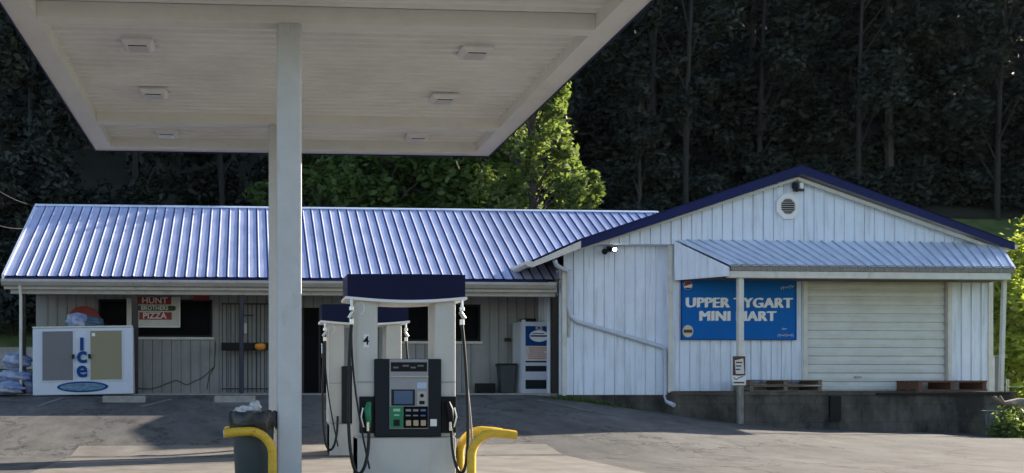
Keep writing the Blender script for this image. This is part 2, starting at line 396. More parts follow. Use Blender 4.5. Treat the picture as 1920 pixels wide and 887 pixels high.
roof = b.build('roof', M['roof'], wing); roof.data.materials.append(M['roof_flank'])
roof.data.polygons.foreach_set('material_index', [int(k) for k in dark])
b = MB(); b.quad((-5.42, RY1, RZ1), (12.4, RY1, RZ1), (12.4, 30.05, RZ0), (-5.42, 30.05, RZ0)); b.build('rear_roof', M['roof'], wing)
b = MB(); b.prism([(-5.44, RY1-.07, RZ1-.02), (-5.44, RY1-.07, RZ1-.0), (-5.44, RY1, RZ1+.045), (-5.44, RY1+.14, RZ1-.02)], (16.4, 0, 0)); b.build('ridge_cap', M['galv'], wing)
b = MB()   # rake trim at the left end
b.prism([(-5.47, RY0, RZ0-.12), (-5.47, RY0, RZ0+.03), (-5.47, RY1, RZ1+.05), (-5.47, RY1, RZ1-.12)], (.06, 0, 0)); b.build('rake_trim', M['galv'], wing)
b = MB(); b.box(-5.4, 6.9, RY0-.02, RY0+.06, RZ0-.1, RZ0-.025); b.build('drip_edge', M['navy'], wing)
b = MB()   # K gutter
b.prism([(-5.46, 22.93, 3.42), (-5.46, 22.86, 3.44), (-5.46, 22.80, 3.52), (-5.46, 22.81, 3.575), (-5.46, 22.83, 3.575), (-5.46, 22.83, 3.52), (-5.46, 22.93, 3.5)], (12.5, 0, 0)); b.build('gutter', M['gutter'], wing)
b = MB(); b.box(-5.3, 7.1, 23.05, 23.25, 3.27, 3.45); b.box(-5.42, 7.1, 22.94, 23.0, 3.36, 3.6); b.build('fascia_beam', M['gutter'], wing)
b = MB(); b.box(-5.3, 7.12, 23.0, YW, 3.41, 3.44); b.build('porch_ceiling', M['siding_tan'], wing)
b = MB(); b.box(-5.35, 7.12, 23.0, YW+.05, .6, floor_z); b.build('porch_floor', M['wheelstop'], wing)
for u, mm, s in ((44, 'postbrown', .05), (253, 'postbrown', .07), (453, 'postblue', .045), (1041, 'postbrown', .09)):
    xx = X(u, 23.15); b = MB(); b.box(xx-s, xx+s, 23.15-s, 23.15+s, floor_z, 3.3); b.build('post', M[mm], wing, bev=.006)
b = MB(); xx = X(39, 23.0); b.tube([(xx, 22.9, 3.45), (xx, 22.95, 3.3), (xx, 23.0, 3.2), (xx, 23.0, 1.1), (xx-.02, 22.85, 1.03)], .035, 8); b.build('downspout', M['trim'], wing, smooth=True)
for i, (a, c, z0, z1) in enumerate(wins):
    b = MB(); fw = .05
    b.box(a, c, YW-.05, YW+.02, z0, z0+fw); b.box(a, c, YW-.05, YW+.02, z1-fw, z1); b.box(a, a+fw, YW-.049, YW+.02, z0+fw, z1-fw); b.box(c-fw, c, YW-.049, YW+.02, z0+fw, z1-fw)
    if i == 2: b.box((a+c)/2-.02, (a+c)/2+.02, YW-.045, YW+.02, z0+fw, z1-fw)
    wf = b.build('window', M['black'], wing)
    g = MB(); g.box(a+fw, c-fw, YW+.0, YW+.015, z0+fw, z1-fw); g.build('pane', M['glass'], wf)
    sbm = MB(); sbm.box(a-.05, c+.05, YW-.07, YW-.02, z0-.06, z0-.003); sbm.build('sill', M['trim'], wf)
a, c, z0, z1 = wins[1]
b = MB(); b.box(X(240, YW)-.02, X(251, YW), YW-.1, YW-.03, 2.0, 3.32); b.build('window_trim', M['trim'], wing)
b = MB(); a, c, z0, z1 = dr
b.box(a, c, YW-.02, YW+.03, z0, z1); dd = b.build('door', M['darkvoid'], wing)
b = MB(); b.box(a+.5*(c-a)-.02, a+.5*(c-a)+.02, YW-.05, YW-.018, z0, z1); b.box(a, a+.05, YW-.05, YW-.021, z0, z1); b.box(c-.05, c, YW-.05, YW-.021, z0, z1); b.build('door_frame', M['postbrown'], dd)
b = MB(); b.tube([(a+.56*(c-a), YW-.07, 1.9), (a+.56*(c-a), YW-.09, 2.0), (a+.56*(c-a), YW-.07, 2.25)], .012, 8); b.build('handle', M['chrome'], dd)
# paper notices and cables on the porch wall
b = MB(); b.box(X(452, YW)-.0, X(463, YW), YW-.03, YW-.022, Z(458, 625, YW), Z(458, 606, YW)); b.build('paper_notice', M['white'], wing)
b = MB(); b.box(X(820, YW), X(835, YW), YW-.06, YW-.051, Z(825, 662, YW), Z(825, 643, YW)); b.build('window_sticker', M['green'], wing)
b = MB(); b.box(X(945, YW), X(956, YW), YW-.1, YW-.02, Z(950, 640, YW), Z(950, 634, YW)); b.build('wall_outlet', M['postbrown'], wing)
b = MB(); b.tube([P(255+i*15, 727-2*i+6*math.sin(i*.8), YW-.03) for i in range(6)]+[P(350, 722, YW-.03), P(380, 708, YW-.03), P(402, 688, YW-.03), P(404, 640, YW-.03)], .009, 6)
b.tube([P(402, 688, YW-.03), P(392, 705, YW-.03), P(388, 730, YW-.03)], .008, 6); b.build('cable', M['black'], wing)
# barred panel with crossbar
bars = empty('barred_gate', (0, 0, 0), 0, 'dark barred panel standing against the porch wall behind the navy post', 'gate')
b = MB(); yb = 24.62; xa, xb = X(417, yb), X(512, yb)
for i in range(13):
    xx = xa+(xb-xa)*i/12; b.tube([(xx, yb, floor_z+.02), (xx, yb, 3.18)], .011, 6)
b.build('bar', M['postblue'], bars)
b = MB(); b.box(xa-.02, xb+.02, yb-.015, yb+.015, 3.18, 3.21); b.box(xa-.02, xb+.02, yb-.015, yb+.015, floor_z+.09, floor_z+.12); b.box(xa+.4, xa+.75, yb-.02, yb+.01, 2.9, 2.93); b.build('rail', M['postblue'], bars)
# black shelf with orange thing
yb = 24.3
b = MB(); b.box(X(415, yb), X(503, yb), yb-.15, yb+.2, Z(460, 657, yb), Z(460, 643, yb)); tag(b.build('wall_shelf', M['black'], bev=.01), 'long black shelf box crossing the barred gate on the porch', 'shelf')
b = MB(); c0 = P(488, 650, yb-.2); b.lathe((c0.x, c0.y, c0.z-.085), [(.02, 0), (.1, .02), (.135, .08), (.12, .15), (.03, .17)], 14)
tag(b.build('orange_ball', M['orange'], smooth=True), 'small orange round container at the end of the black porch shelf', 'container')
# pizza sign in window
ys = YW-.12
ps = empty('pizza_sign', (0, 0, 0), 0, 'white framed sign with red bars reading HUNT BROTHERS PIZZA in the porch window', 'sign')
x0, x1 = X(256, ys), X(338, ys); z0, z1 = Z(300, 614, ys), 3.36
b = MB(); b.box(x0, x1, ys, ys+.05, z0, z1); b.build('panel', M['white'].copy() if False else M['trim'], ps)
b = MB(); b.box(x0, x1, ys-.02, ys-.001, z0, z0+.03); b.box(x1-.03, x1, ys-.021, ys-.001, z0+.03, z1); b.build('frame', M['white'], ps)
zc = [Z(290, 564, ys), Z(290, 578, ys), Z(290, 592.5, ys)]
b = MB(); b.box(X(257, ys), X(321, ys), ys-.012, ys-.002, zc[0]-.09, zc[0]+.09); b.box(X(261, ys), X(322, ys), ys-.012, ys-.002, zc[2]-.09, zc[2]+.09); b.build('red_band', M['red'], ps)
b = MB(); b.box(X(258, ys), X(326, ys), ys-.016, ys-.003, zc[1]-.062, zc[1]+.062); b.disc((X(326, ys), ys-.017, zc[1]), .05, .06, .013, 12); b.build('green_band', mat('dark_sign_green', (.01, .05, .02), .5), ps)
for s, k, sz, sx in (('HUNT', 0, .2, 1.1), ('BROTHERS', 1, .135, 1.0), ('PIZZA', 2, .2, 1.05)):
    text(s, 'lettering', M['white'], (X(290, ys), ys-.022, zc[k]), sz, ps, sx=sx, bold=.02)
b = MB(); b.box(X(362, YW-.06), X(392, YW-.06), YW-.065, YW-.055, Z(377, 563, YW), Z(377, 553, YW)); b.build('window_sticker', M['red'], wing)
# ------------------------------------------------------------------ gabled building
GX, GZ = 12.5, 6.19
PROF = [(6.28, 3.97), (7.40, 4.47), (12.5, 6.19), (17.5, 4.49)]
roofz = lambda x: lerp_tab(x, PROF)
gab = empty('gabled_building', (0, 0, 0), 0, 'white ribbed metal building with a wide navy trimmed gable and loading dock', 'building')
YL, YR, YG = 22.75, 22.55, 22.45
DX0, DX1, DZ0, DZ1 = X(1509, YR), X(1778, YR), 1.09, Z(1640, 526, YR)
b = MB()
ribwall(b, 7.2, 9.63, .99, lambda x: roofz(x)-.1, YL, pitch=.24)
ribwall(b, 9.63, DX0, 1.09, 4.45, YR, pitch=.24); ribwall(b, DX0, DX1, DZ1, 4.45, YR, pitch=.24); ribwall(b, DX1, 17.28, 1.09, 4.45, YR, pitch=.24)
b.quad((9.63, YR, .9), (9.63, YL+.1, .9), (9.63, YL+.1, 4.45), (9.63, YR, 4.45))
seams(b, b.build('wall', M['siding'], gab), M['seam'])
b = MB(); ribwall(b, 7.35, 17.45, 4.42, lambda x: roofz(x)-.2, YG, pitch=.24, wd=.045)
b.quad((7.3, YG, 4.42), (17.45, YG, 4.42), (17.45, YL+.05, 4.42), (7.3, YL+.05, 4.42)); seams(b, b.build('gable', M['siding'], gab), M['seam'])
b = MB(); b.box(7.21, 17.27, YL+.06, 34, .2, 3.95)
b.prism([(7.5, YL+.06, 3.9), (17.3, YL+.06, 3.9), (12.5, YL+.06, 5.8)], (0, 11, 0)); b.build('body', M['siding'], gab)
# side wall facing the porch
b = MB()
for k in range(11):
    yk = 22.8+.23*k; b.box(7.185, 7.21, yk, yk+.03, 1.0, 3.9)
b.build('side_rib', M['siding'], gab)
b = MB(); b.box(7.16, 7.26, YL-.04, YL+.02, .98, 3.92); b.box(9.56, 9.66, YR-.035, YR+.0, 1.05, 4.47); b.box(17.2, 17.31, YR-.03, YR+.05, 1.09, 4.4); b.build('corner_trim', M['trim'], gab)
# roof sheets
for side, pts in (('l', [PROF[0], PROF[1], PROF[2]]), ('r', [PROF[2], PROF[3]])):
    b = MB()
    for (xa, za), (xb, zb) in zip(pts, pts[1:]):
        yst = ribs(22.1, 34.6, .25, .05)
        o0 = len(b.v); nn = Vector((-(zb-za), 0, xb-xa)).normalized()
        for (y, k) in yst:
            for (xx, zz) in ((xa, za), (xb, zb)):
                q = Vector((xx, y, zz))+nn*.02*k; b.v.append(tuple(q))
        for i in range(len(yst)-1): a = o0+2*i; b.f.append((a, a+1, a+3, a+2))
    b.build('roof', M['navy'], gab)
b = MB()
b.prism([(7.40, 22.12, 4.455), (12.5, 22.12, 6.20), (17.52, 22.12, 4.49), (17.52, 22.12, 4.32), (12.5, 22.12, 6.0), (7.40, 22.12, 4.27)], (0, .05, 0)); b.build('rake_trim', M['navy'], gab)
b = MB()
b.prism([(6.28, 22.13, 3.95), (7.42, 22.13, 4.45), (7.42, 22.13, 4.28), (6.28, 22.13, 3.83)], (0, .06, 0))
b.prism([(12.5, 22.3, 5.96), (17.4, 22.3, 4.34), (17.4, 22.3, 4.26), (12.5, 22.3, 5.88)], (0, .05, 0))
b.prism([(12.5, 22.3, 5.96), (7.4, 22.3, 4.27), (7.4, 22.3, 4.23), (12.5, 22.3, 5.90)], (0, .05, 0))
b.build('rake_board', M['trim'], gab)
b = MB()   # soffit under the rake
for (xa, za), (xb, zb) in zip(PROF, PROF[1:]): b.quad((xa, 22.17, za-.13), (xb, 22.17, zb-.13), (xb, 22.8, zb-.13), (xa, 22.8, za-.13))
b.quad((6.3, 22.17, 3.84), (6.3, 30, 3.84), (7.25, 30, 4.26), (7.25, 22.17, 4.26))
b.build('soffit', M['gutter'], gab)
b = MB(); b.prism([(6.2, 22.1, 3.85), (6.14, 22.1, 3.90), (6.14, 22.1, 3.97), (6.28, 22.1, 3.97), (6.28, 22.1, 3.85)], (0, 9, 0)); b.prism([(17.5, 22.14, 4.32), (17.6, 22.14, 4.35), (17.6, 22.14, 4.44), (17.5, 22.14, 4.44)], (0, 12, 0)); b.build('gutter', M['trim'], gab)
# cricket behind eave
b = MB(); b.add([(6.35, 23.0, 3.68), (7.2, 22.96, 3.66), (7.2, 25.2, 4.3), (6.4, 24.0, 4.2)], [(0, 1, 2, 3)]); b.build('valley_flashing', M['navy'], gab)
# foundation + dock
b = MB(); b.box(7.2, 9.7, YL-.02, YL+.3, .0, 1.0); b.build('foundation', M['block'], gab)
dock = MB(); pts = [(9.5, 22.74, -.3), (9.62, 22.45, -.3), (10.55, 21.7, -.3), (17.14, 21.66, -.3), (17.14, 23.2, -.3), (9.62, 23.2, -.3)]
dock.prism(pts, (0, 0, 1.3)); dk = dock.build('loading_dock', M['block'], gab)
b = MB(); b.prism([(9.6, 22.44, 1.0), (10.52, 21.67, 1.0), (17.17, 21.62, 1.0), (17.17, 23.2, 1.0), (9.6, 23.2, 1.0)], (0, 0, .08)); b.build('dock_slab', M['block'], gab)
b = MB(); b.box(12.85, 13.1, 21.63, 21.7, .42, .98); b.build('rubber_bumper', M['black'], gab)
b = MB(); b.box(13.9, 17.0, 21.60, 21.63, 1.0, 1.05); b.build('dock_edge', M['black'], gab)
# roller door
b = MB(); n = 13; hh = (DZ1-DZ0)/n; prof = []
for i in range(n):
    z = DZ0+i*hh; prof += [(0.0, z), (-.0, z+.012), (-.03, z+.035), (-.034, z+hh*.55), (-.012, z+hh*.93), (0.0, z+hh-.004)]
o0 = 0
for (dy, z) in prof: b.v += [(DX0+.03, YR+.06+dy, z), (DX1-.03, YR+.06+dy, z)]
for i in range(len(prof)-1): b.f.append((2*i, 2*i+1, 2*i+3, 2*i+2))
rd = b.build('roller_door', M['door'], gab)
b = MB(); b.box(DX0-.06, DX0+.04, YR-.05, YR+.1, DZ0, DZ1+.05); b.box(DX1-.04, DX1+.06, YR-.05, YR+.1, DZ0, DZ1+.05); b.build('door_frame', M['trim'], rd)
b = MB(); b.box(DX1-.075, DX1-.042, YR-.03, YR+.1, DZ0, DZ1); b.build('door_track', M['gutter'], rd)
b = MB(); b.box(DX0+.04, DX1-.04, YR+.0, YR+.05, DZ0-.0, DZ0+.04); b.box(DX0+1.2, DX0+1.35, YR-.02, YR+.03, DZ0+.3, DZ0+.34); b.build('handle', M['gutter'], rd)
# dock awning
AY0, AY1, AZ0, AZ1 = 21.45, 22.44, Z(1640, 500, 21.45), 4.52
b = MB(); st = ribs(0, 1, .034, .0095, 0, .5); xl0, xl1, xr0, xr1 = X(1370, 21.45), 9.70, X(1905, 21.45), 17.42
for (s, k) in st:
    b.v.append((xl0+(xr0-xl0)*s, AY0-.02*k, AZ0+.02*k)); b.v.append((xl1+(xr1-xl1)*s, AY1-.01*k, AZ1+.025*k))
for i in range(len(st)-1): a = 2*i; b.f.append((a, a+2, a+3, a+1))
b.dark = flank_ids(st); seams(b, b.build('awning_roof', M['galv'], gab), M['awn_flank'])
b = MB(); b.prism([(xl0+.02, AY0+.02, 3.86), (xr0-.02, AY0+.02, 3.86), (xr0-.02, AY0+.02, 3.72), (xl0+.02, AY0+.02, 3.72)], (0, .06, 0))
b.box(xr0-.06, xr0, AY0+.08, AY1, 3.72, 3.86); b.build('awning_fascia', M['greywood'], gab)
b = MB(); b.box(xl0-.02, xr0-.08, AY0+.04, AY0+.16, 3.57, 3.715); b.build('awning_beam', M['trim'], gab, bev=.005)
b = MB()   # flared clad end panel
for i in range(8):
    s0, s1 = i/8, (i+1)/8; q = lambda s: (xl1-.03+(xl0-xl1)*s, AY1+(AY0-AY1)*s)
    (xa, ya), (xb, yb2) = q(s0), q(s1); bz = lambda s: 3.62-.0*s
    b.quad((xa, ya, 3.60), (xb, yb2, 3.60), (xb, yb2, AZ1-.03+(AZ0-AZ1)*s1), (xa, ya, AZ1-.03+(AZ0-AZ1)*s0))
    b.box(xa-.012, xa+.012, ya-.02, ya+.0, 3.60, AZ1-.05+(AZ0-AZ1)*s0)
b.build('end_panel', M['siding'], gab)
b = MB(); b.quad((9.7, YR, 3.61), (10.6, AY0+.05, 3.61), (17.2, AY0+.05, 3.61), (17.2, YR, 3.61)); b.quad((9.7, YR, 3.73), (10.6, AY0+.05, 3.73), (17.2, AY0+.05, 3.73), (17.2, YR, 3.73)); b.build('awning_ceiling', M['wood'], gab)
p0 = (X(1386, 21.66), 21.62)
zs = Z(1386, 705, 21.6)
b = MB(); b.box(p0[0]-.055, p0[0]+.055, p0[1]-.055, p0[1]+.055, H(*p0)-.1, zs); ps0 = b.build('post', M['greywood'], gab, bev=.008)
b = MB(); b.box(p0[0]-.06, p0[0]+.06, p0[1]-.06, p0[1]+.06, zs, 3.58); b.build('post_casing', M['trim'], ps0, bev=.008)
b = MB(); b.tube([(X(1885, 21.8)-.09, 21.82, 1.08), (X(1885, 21.8)-.03, 21.80, 3.58)], .055, 4); b.build('post', M['trim'], gab)
# vent
vt = P(1475, 388, YG)
b = MB(); n = 8
ring = [(vt.x+.29*math.cos(math.pi/8+2*math.pi*k/n), vt.z+.31*math.sin(math.pi/8+2*math.pi*k/n)) for k in range(n)]
rin = [(vt.x+.18*math.cos(math.pi/8+2*math.pi*k/n), vt.z+.19*math.sin(math.pi/8+2*math.pi*k/n)) for k in range(n)]
for k in range(n):
    a, c = ring[k], ring[(k+1) % n]; d, e = rin[(k+1) % n], rin[k]
    b.prism([(a[0], YG-.07, a[1]), (c[0], YG-.07, c[1]), (d[0], YG-.07, d[1]), (e[0], YG-.07, e[1])], (0, .07, 0))
ve = b.build('gable_vent', M['white'], gab)
b = MB(); b.disc((vt.x, YG-.02, vt.z), .2, .2, .012, 16); b.build('vent_backing', M['charcoal'], ve)
b = MB()
for k in range(7):
    zz = vt.z-.15+k*.05; wd = math.sqrt(max(.001, .19**2-(zz-vt.z)**2)); b.box(vt.x-wd, vt.x+wd, YG-.055, YG-.022, zz-.007, zz+.01)
b.build('slat', M['gutter'], ve)
# downspout and conduit
b = MB(); yq = YL-.06
pp = [P(1040, 488, 22.2), P(1043, 497, 22.25), P(1052, 503, 22.5), P(1066, 510, yq), P(1067, 575, yq), P(1070, 592, yq), P(1082, 603, yq), P(1240, 650, yq), P(1247, 656, yq), P(1248, 743, yq), P(1251, 753, yq-.06), P(1264, 760, yq-.3)]
b.tube(pp, .052, 8); b.build('downspout', M['icewhite'], gab, smooth=True)
b = MB(); b.tube([P(1067, 506, yq+.03), P(1067, 632, yq+.03)], .03, 8); b.build('conduit', M['postblue'].copy() if False else M['gutter'], gab)
# wall lamps on gable building
def flood(name, u, v, Y, lit, label):
    c = P(u, v, Y); e = empty(name, c, 0, label, 'lamp')
    b = MB(); b.box(-.05, .05, -.06, 0, -.03, .09); b.build('bracket', M['charcoal'], e, bev=.006)
    b = MB(); b.tube([(-.02, -.05, .02), (-.1, -.12, -.02), (-.16, -.2, -.05)], [.035, .045, .07], 12); b.build('lamp_head', M['charcoal'], e, smooth=True)
    b = MB(); b.tube([(.04, -.05, .03), (.06, -.12, .02), (.07, -.2, .0)], [.03, .045, .075], 12); h = b.build('lamp_head', M['charcoal'], e, smooth=True)
    b = MB(); b.lathe((0, 0, 0), [(.005, -.042), (.034, -.03), (.045, 0), (.034, .03), (.005, .042)], 14); o = b.build('bulb', M['litlens'] if lit else M['lens'], h, smooth=True); o.location = (.07, -.2, 0)
    return e
flood('wall_lamp', 1141, 470, YL-.02, True, 'lit twin floodlight on the white wall below the left end of the gable')
g = empty('gable_floodlight', P(1492, 352, YG), 0, 'small square floodlight near the gable peak above the round vent', 'lamp')
b = MB(); b.box(-.03, .03, -.05, -.018, -.1, .1); b.box(-.1, .14, -.12, -.05, -.09, -.055); b.build('bracket', M['charcoal'], g)
b = MB(); b.box(-.12, -.02, -.15, -.05, -.04, .1); b.build('sensor', M['charcoal'], g, bev=.01)
b = MB(); b.box(.02, .1, -.16, -.05, -.04, .09); b.build('lens', M['white'], g, bev=.01)
g = empty('security_camera', P(1457, 347, YG), 0, 'tiny black security camera left of the gable peak', 'camera')
b = MB(); b.box(-.01, .06, -.04, -.018, -.02, .06); b.build('mount', M['white'], g)
b = MB(); b.tube([(0, -.03, 0), (-.02, -.1, -.02)], [.035, .04], 10); b.build('camera_body', M['black'], g)
# store sign
yS = YR-.05
sg = empty('store_sign', (0, 0, 0), 0, 'large blue wall sign reading UPPER TYGART MINI MART beside the roller door', 'sign')
x0, x1, z0, z1 = X(1278, yS), X(1491, yS), Z(1380, 636, yS), Z(1380, 523, yS)
b = MB(); b.box(x0, x1, yS-.02, yS+.025, z0, z1); b.build('panel', M['signblue'], sg)
b = MB(); e = .018
b.box(x0-e, x1+e, yS-.03, yS+.02, z0-e, z0); b.box(x0-e, x1+e, yS-.03, yS+.02, z1, z1+e); b.box(x0-e, x0, yS-.03, yS+.02, z0, z1); b.box(x1, x1+e, yS-.03, yS+.02, z0, z1); b.build('frame', M['iceblue'], sg)
yt = yS-.026
for w_, u_, v_ in (('UPPER TYGART', 1386, 569), ('MINI MART', 1383, 594)):
    for q_ in range(3): text(w_, 'lettering', M['white'], (X(u_, yt)-.02+.02*q_, yt-.0012*q_, Z(u_, v_, yt)+.004*q_), .32, sg, sx=1.08, bold=0, ext=.004, space=1.06)
b = MB(); c = P(1290, 535, yt); b.disc((c.x, yt, c.z), .10, .10, .008); em = b.build('emblem', M['white'], sg)
b = MB(); b.prism([(c.x+.095*math.cos(a), yt-.004, c.z+.095*math.sin(a)) for a in [R(20+i*16) for i in range(12)]], (0, .003, 0)); b.build('emblem_red', M['red'], em)
b = MB(); b.prism([(c.x+.095*math.cos(a), yt-.004, c.z+.095*math.sin(a)) for a in [R(215+i*12) for i in range(10)]], (0, .003, 0)); b.build('emblem_blue', M['navy'], em)
b = MB(); c = P(1290, 621, yt); b.disc((c.x, yt, c.z), .125, .14, .008); em = b.build('emblem', M['cream'], sg)
b = MB(); b.box(c.x-.1, c.x+.1, yt-.006, yt-.001, c.z-.035, c.z+.035); b.build('emblem_band', M['brown'], em)
b = MB()   # script marks
for (ua, ub, v0, amp, nn) in ((1458, 1487, 629, 3, 40), (1466, 1475, 617, 2.2, 14), (1464, 1489, 541, 3.5, 30)):
    ps2 = [P(ua+(ub-ua)*i/nn+1.2*math.cos(i*1.3), v0+amp*math.sin(i*1.3)*(.6+.4*math.sin(i*.37))-(4*i/nn if v0 == 541 else 0), yt-.004) for i in range(nn+1)]
    b.tube(ps2, .006, 5)
b.build('script_mark', M['trim'], sg)
# small sign on dock post
yp = p0[1]-.06
s2 = empty('post_notice', (0, 0, 0), 0, 'small maroon and white notice fixed low on the wooden dock post', 'sign')
b = MB(); b.box(X(1374, yp), X(1397, yp), yp-.012, yp, Z(1385, 704, yp), Z(1385, 668, yp)); b.build('panel', M['brown'], s2)
b = MB(); b.add([(X(1377, yp), yp-.016, Z(1385, 676, yp)), (X(1393, yp), yp-.016, Z(1385, 672, yp)), (X(1395, yp), yp-.016, Z(1385, 701, yp)), (X(1379, yp), yp-.016, Z(1385, 701, yp))], [(0, 1, 2, 3)]); b.build('paper', M['trim'], s2)
b = MB()
for k in range(3): b.box(X(1379, yp), X(1391-2*k, yp), yp-.02, yp-.017, Z(1385, 681+k*6.5, yp), Z(1385, 678.5+k*6.5, yp))
b.build('print_line', M['brown'], s2)
b = MB(); b.box(X(1373, yp), X(1398, yp), yp-.014, yp-.001, Z(1385, 722, yp), Z(1385, 705, yp)); b.build('lower_panel', M['white'], s2)
b = MB(); b.tube([P(1376, 708, yp-.018), P(1380, 712, yp-.018), P(1386, 708, yp-.018), P(1393, 706, yp-.018)], .01, 5); b.box(X(1375, yp), X(1395, yp), yp-.019, yp-.015, Z(1385, 719, yp), Z(1385, 716, yp)); b.build('print_mark', M['brown'], s2)
# pallets
def pallet(name, u0, u1, Y, m, label, z=1.085, layers=1):
    xa, xb = X(u0, Y), X(u1, Y); e = empty(name, (xa, Y, z), 0, label, 'pallet'); L_ = xb-xa; D = .76
    for l in range(layers):
        zz = l*.14
        b = MB()
        for k in range(3): b.box(0 if k == 0 else (L_-.09)*k/2, .09 if k == 0 else (L_-.09)*k/2+.09, 0, D, zz+.02, zz+.105)
        b.build('stringer', m, e)
        b = MB()
        for k in range(5): b.box(-.01, L_+.01, .0+k*(D-.09)/4-.01, .09+k*(D-.09)/4-.01, zz+.105, zz+.127)
        for k in range(3): b.box(-.01, L_+.01, k*(D-.09)/2-.01, k*(D-.09)/2+.08, zz, zz+.02)
        b.build('board', m, e)
    return e
pallet('wooden_pallet', 1722, 1850, 21.75, M['rust_wood'], 'reddish wooden pallet lying right of the roller door on the dock', layers=1).scale = (1, 1, 1.9)
pl = pallet('wooden_pallet', 1406, 1541, 21.75, M['wood'], 'grey weathered wooden pallet lying left of the roller door on the dock', layers=2); pl.scale = (1, 1, .95)
# ------------------------------------------------------------------ porch things
ib = empty('ice_freezer', (0, 22.85, 0), 0, 'white two door outdoor freezer with vertical blue ICE lettering', 'ice freezer')
yI = 22.75; xa, xb = X(61, yI), X(250, yI); zb, zt = H(-4, yI)+.02, Z(150, 615, yI)
ib.location = (xa, yI, zb); W = xb-xa; Hh = zt-zb
b = MB(); b.prism([(0, 0, .0), (0, .75, .0), (0, .75, Hh), (0, .12, Hh)], (W, 0, 0)); b.build('cabinet', M['icewhite'], ib, bev=.02)
sl_ = lambda z: .12*z/Hh
def slant(name, x0, x1, z0, z1, d, m, parent=ib):
    b = MB(); b.add([(x0, sl_(z0)-d, z0), (x1, sl_(z0)-d, z0), (x1, sl_(z1)-d, z1), (x0, sl_(z1)-d, z1), (x0, sl_(z0)+.0, z0), (x1, sl_(z0)+.0, z0), (x1, sl_(z1), z1), (x0, sl_(z1), z1)],
                     [(0, 1, 2, 3), (0, 4, 5, 1), (1, 5, 6, 2), (2, 6, 7, 3), (3, 7, 4, 0)]); return b.build(name, m, parent)
k = W/189.
for u0, u1, mm in ((80, 137, 'icegrey'), (170, 229, 'icetan')):
    fr2 = slant('door', (u0-61)*k-.03, (u1-61)*k+.03, .30, Hh-.05, .02, M['icewhite']); slant('door_panel', (u0-61)*k, (u1-61)*k, .33, Hh-.08, .03, M[mm], fr2)
    hx = (u1-61)*k+.0 if u0 == 80 else (u0-61)*k-.03
    b = MB(); b.box(hx-.01, hx+.04, -.03, .03, .8, .9); b.build('handle', M['charcoal'], fr2)
b = MB(); b.box(0, W, .1, .13, Hh+.0, Hh+.03); b.build('top_trim', M['trim'], ib)
for ch, v in (('I', 648), ('c', 673), ('e', 700)):
    zz = Z(150, v, yI)-zb; text(ch, 'lettering', M['iceblue'], ((154-61)*k, sl_(zz)-.035, zz+(0.0 if ch == 'I' else .06)), .40 if ch == 'I' else .52, ib, bold=.026, sx=1.0 if ch != 'I' else 1.3, ext=.004, rot=(R(85), 0, 0))
zz = Z(150, 727, yI)-zb
b = MB(); b.disc(((155-61)*k, sl_(zz)-.02, zz), .56, .12, .02, 32); ov = b.build('oval_emblem', M['iceblue'], ib)
b = MB(); b.disc(((155-61)*k, sl_(zz)-.025, zz), .50, .085, .004, 32); b.build('oval_inner', mat('pale_teal_print', (.16, .3, .42), .4, col2=(.01, .08, .2), scale=7, stretch=(1, 1, 3)), ov)
slant('label_sticker', (173-61)*k, (179-61)*k, Hh-.2, Hh-.13, .036, M['white'])
ib.rotation_euler = (0, R(-1.0), 0)
# red disc sign + bags on freezer
yr = 24.66
rs = empty('round_sign', P(157, 602, yr), 0, 'round red sign on the porch wall behind bags on the ice freezer', 'sign')
b = MB(); b.disc((0, 0, 0), .40, .36, .04, 32); b.build('disc', M['red'], rs)
b = MB(); b.tube([(.33*math.cos(R(a)), -.008, .29*math.sin(R(a))) for a in range(20, 165, 8)], .012, 6); b.build('white_arc', mat('faded_red', (.4, .08, .09), .5), rs)
def blob(name, c, s, m, label, cat, seed, group=None):
    bm = bmesh.new(); bmesh.ops.create_icosphere(bm, subdivisions=4, radius=1); rnd = random.Random(seed); ph = [rnd.uniform(0, 6) for _ in range(6)]
    for v in bm.verts:
        p = v.co; k = 1+.10*math.sin(4*p.x+ph[0])*math.sin(5*p.y+ph[1])+.07*math.sin(9*p.z+ph[2]+3*p.x)+.05*math.sin(13*p.x+ph[3])*math.sin(11*p.z+ph[4])
        p *= k; p.x *= s[0]; p.y *= s[1]; p.z *= s[2]; p.z = max(p.z, -.8*s[2])
    me = bpy.data.meshes.new(name); bm.to_mesh(me); bm.free(); me.materials.append(m); me.polygons.foreach_set('use_smooth', [True]*len(me.polygons))
    o = bpy.data.objects.new(name, me); C.objects.link(o); o.location = (c[0], c[1], c[2]+.8*s[2])
    if label: tag(o, label, cat, group)
    return o
topz = zt+.03
blob('plastic_bag', (X(145, 23.2), 23.2, topz), (.25, .2, .19), M['bagblue'], 'pale bulging bag on top of the ice freezer, left one', 'bag', 1, 'bags on the freezer')
blob('plastic_bag', (X(174, 23.2), 23.25, topz-.01), (.24, .2, .15), mat('dull_teal_bag', (.05, .1, .15), .35, bump=.4, bscale=10), 'darker teal bag on top of the ice freezer, right one', 'bag', 2, 'bags on the freezer')
# blue bags on the ground left
lb = ['flattened blue and white bag lowest left of the porch post', 'blue bag in the middle of the pile left of the ice freezer', 'upper rounded bag of the pile left of the ice freezer', 'blue bag squeezed between porch post and ice freezer']
for i, (u, v, sx, sz, yy) in enumerate(((12, 738, .42, .16, 22.9), (30, 715, .4, .17, 23.2), (34, 688, .32, .2, 23.3), (56, 738, .25, .28, 23.4))):
    blob('plastic_bag', (X(u, yy), yy, Z(u, v, yy)-.02), (sx, .3, sz), M['bagblue'], lb[i], 'bag', 5+i, 'bags piled beside the freezer')
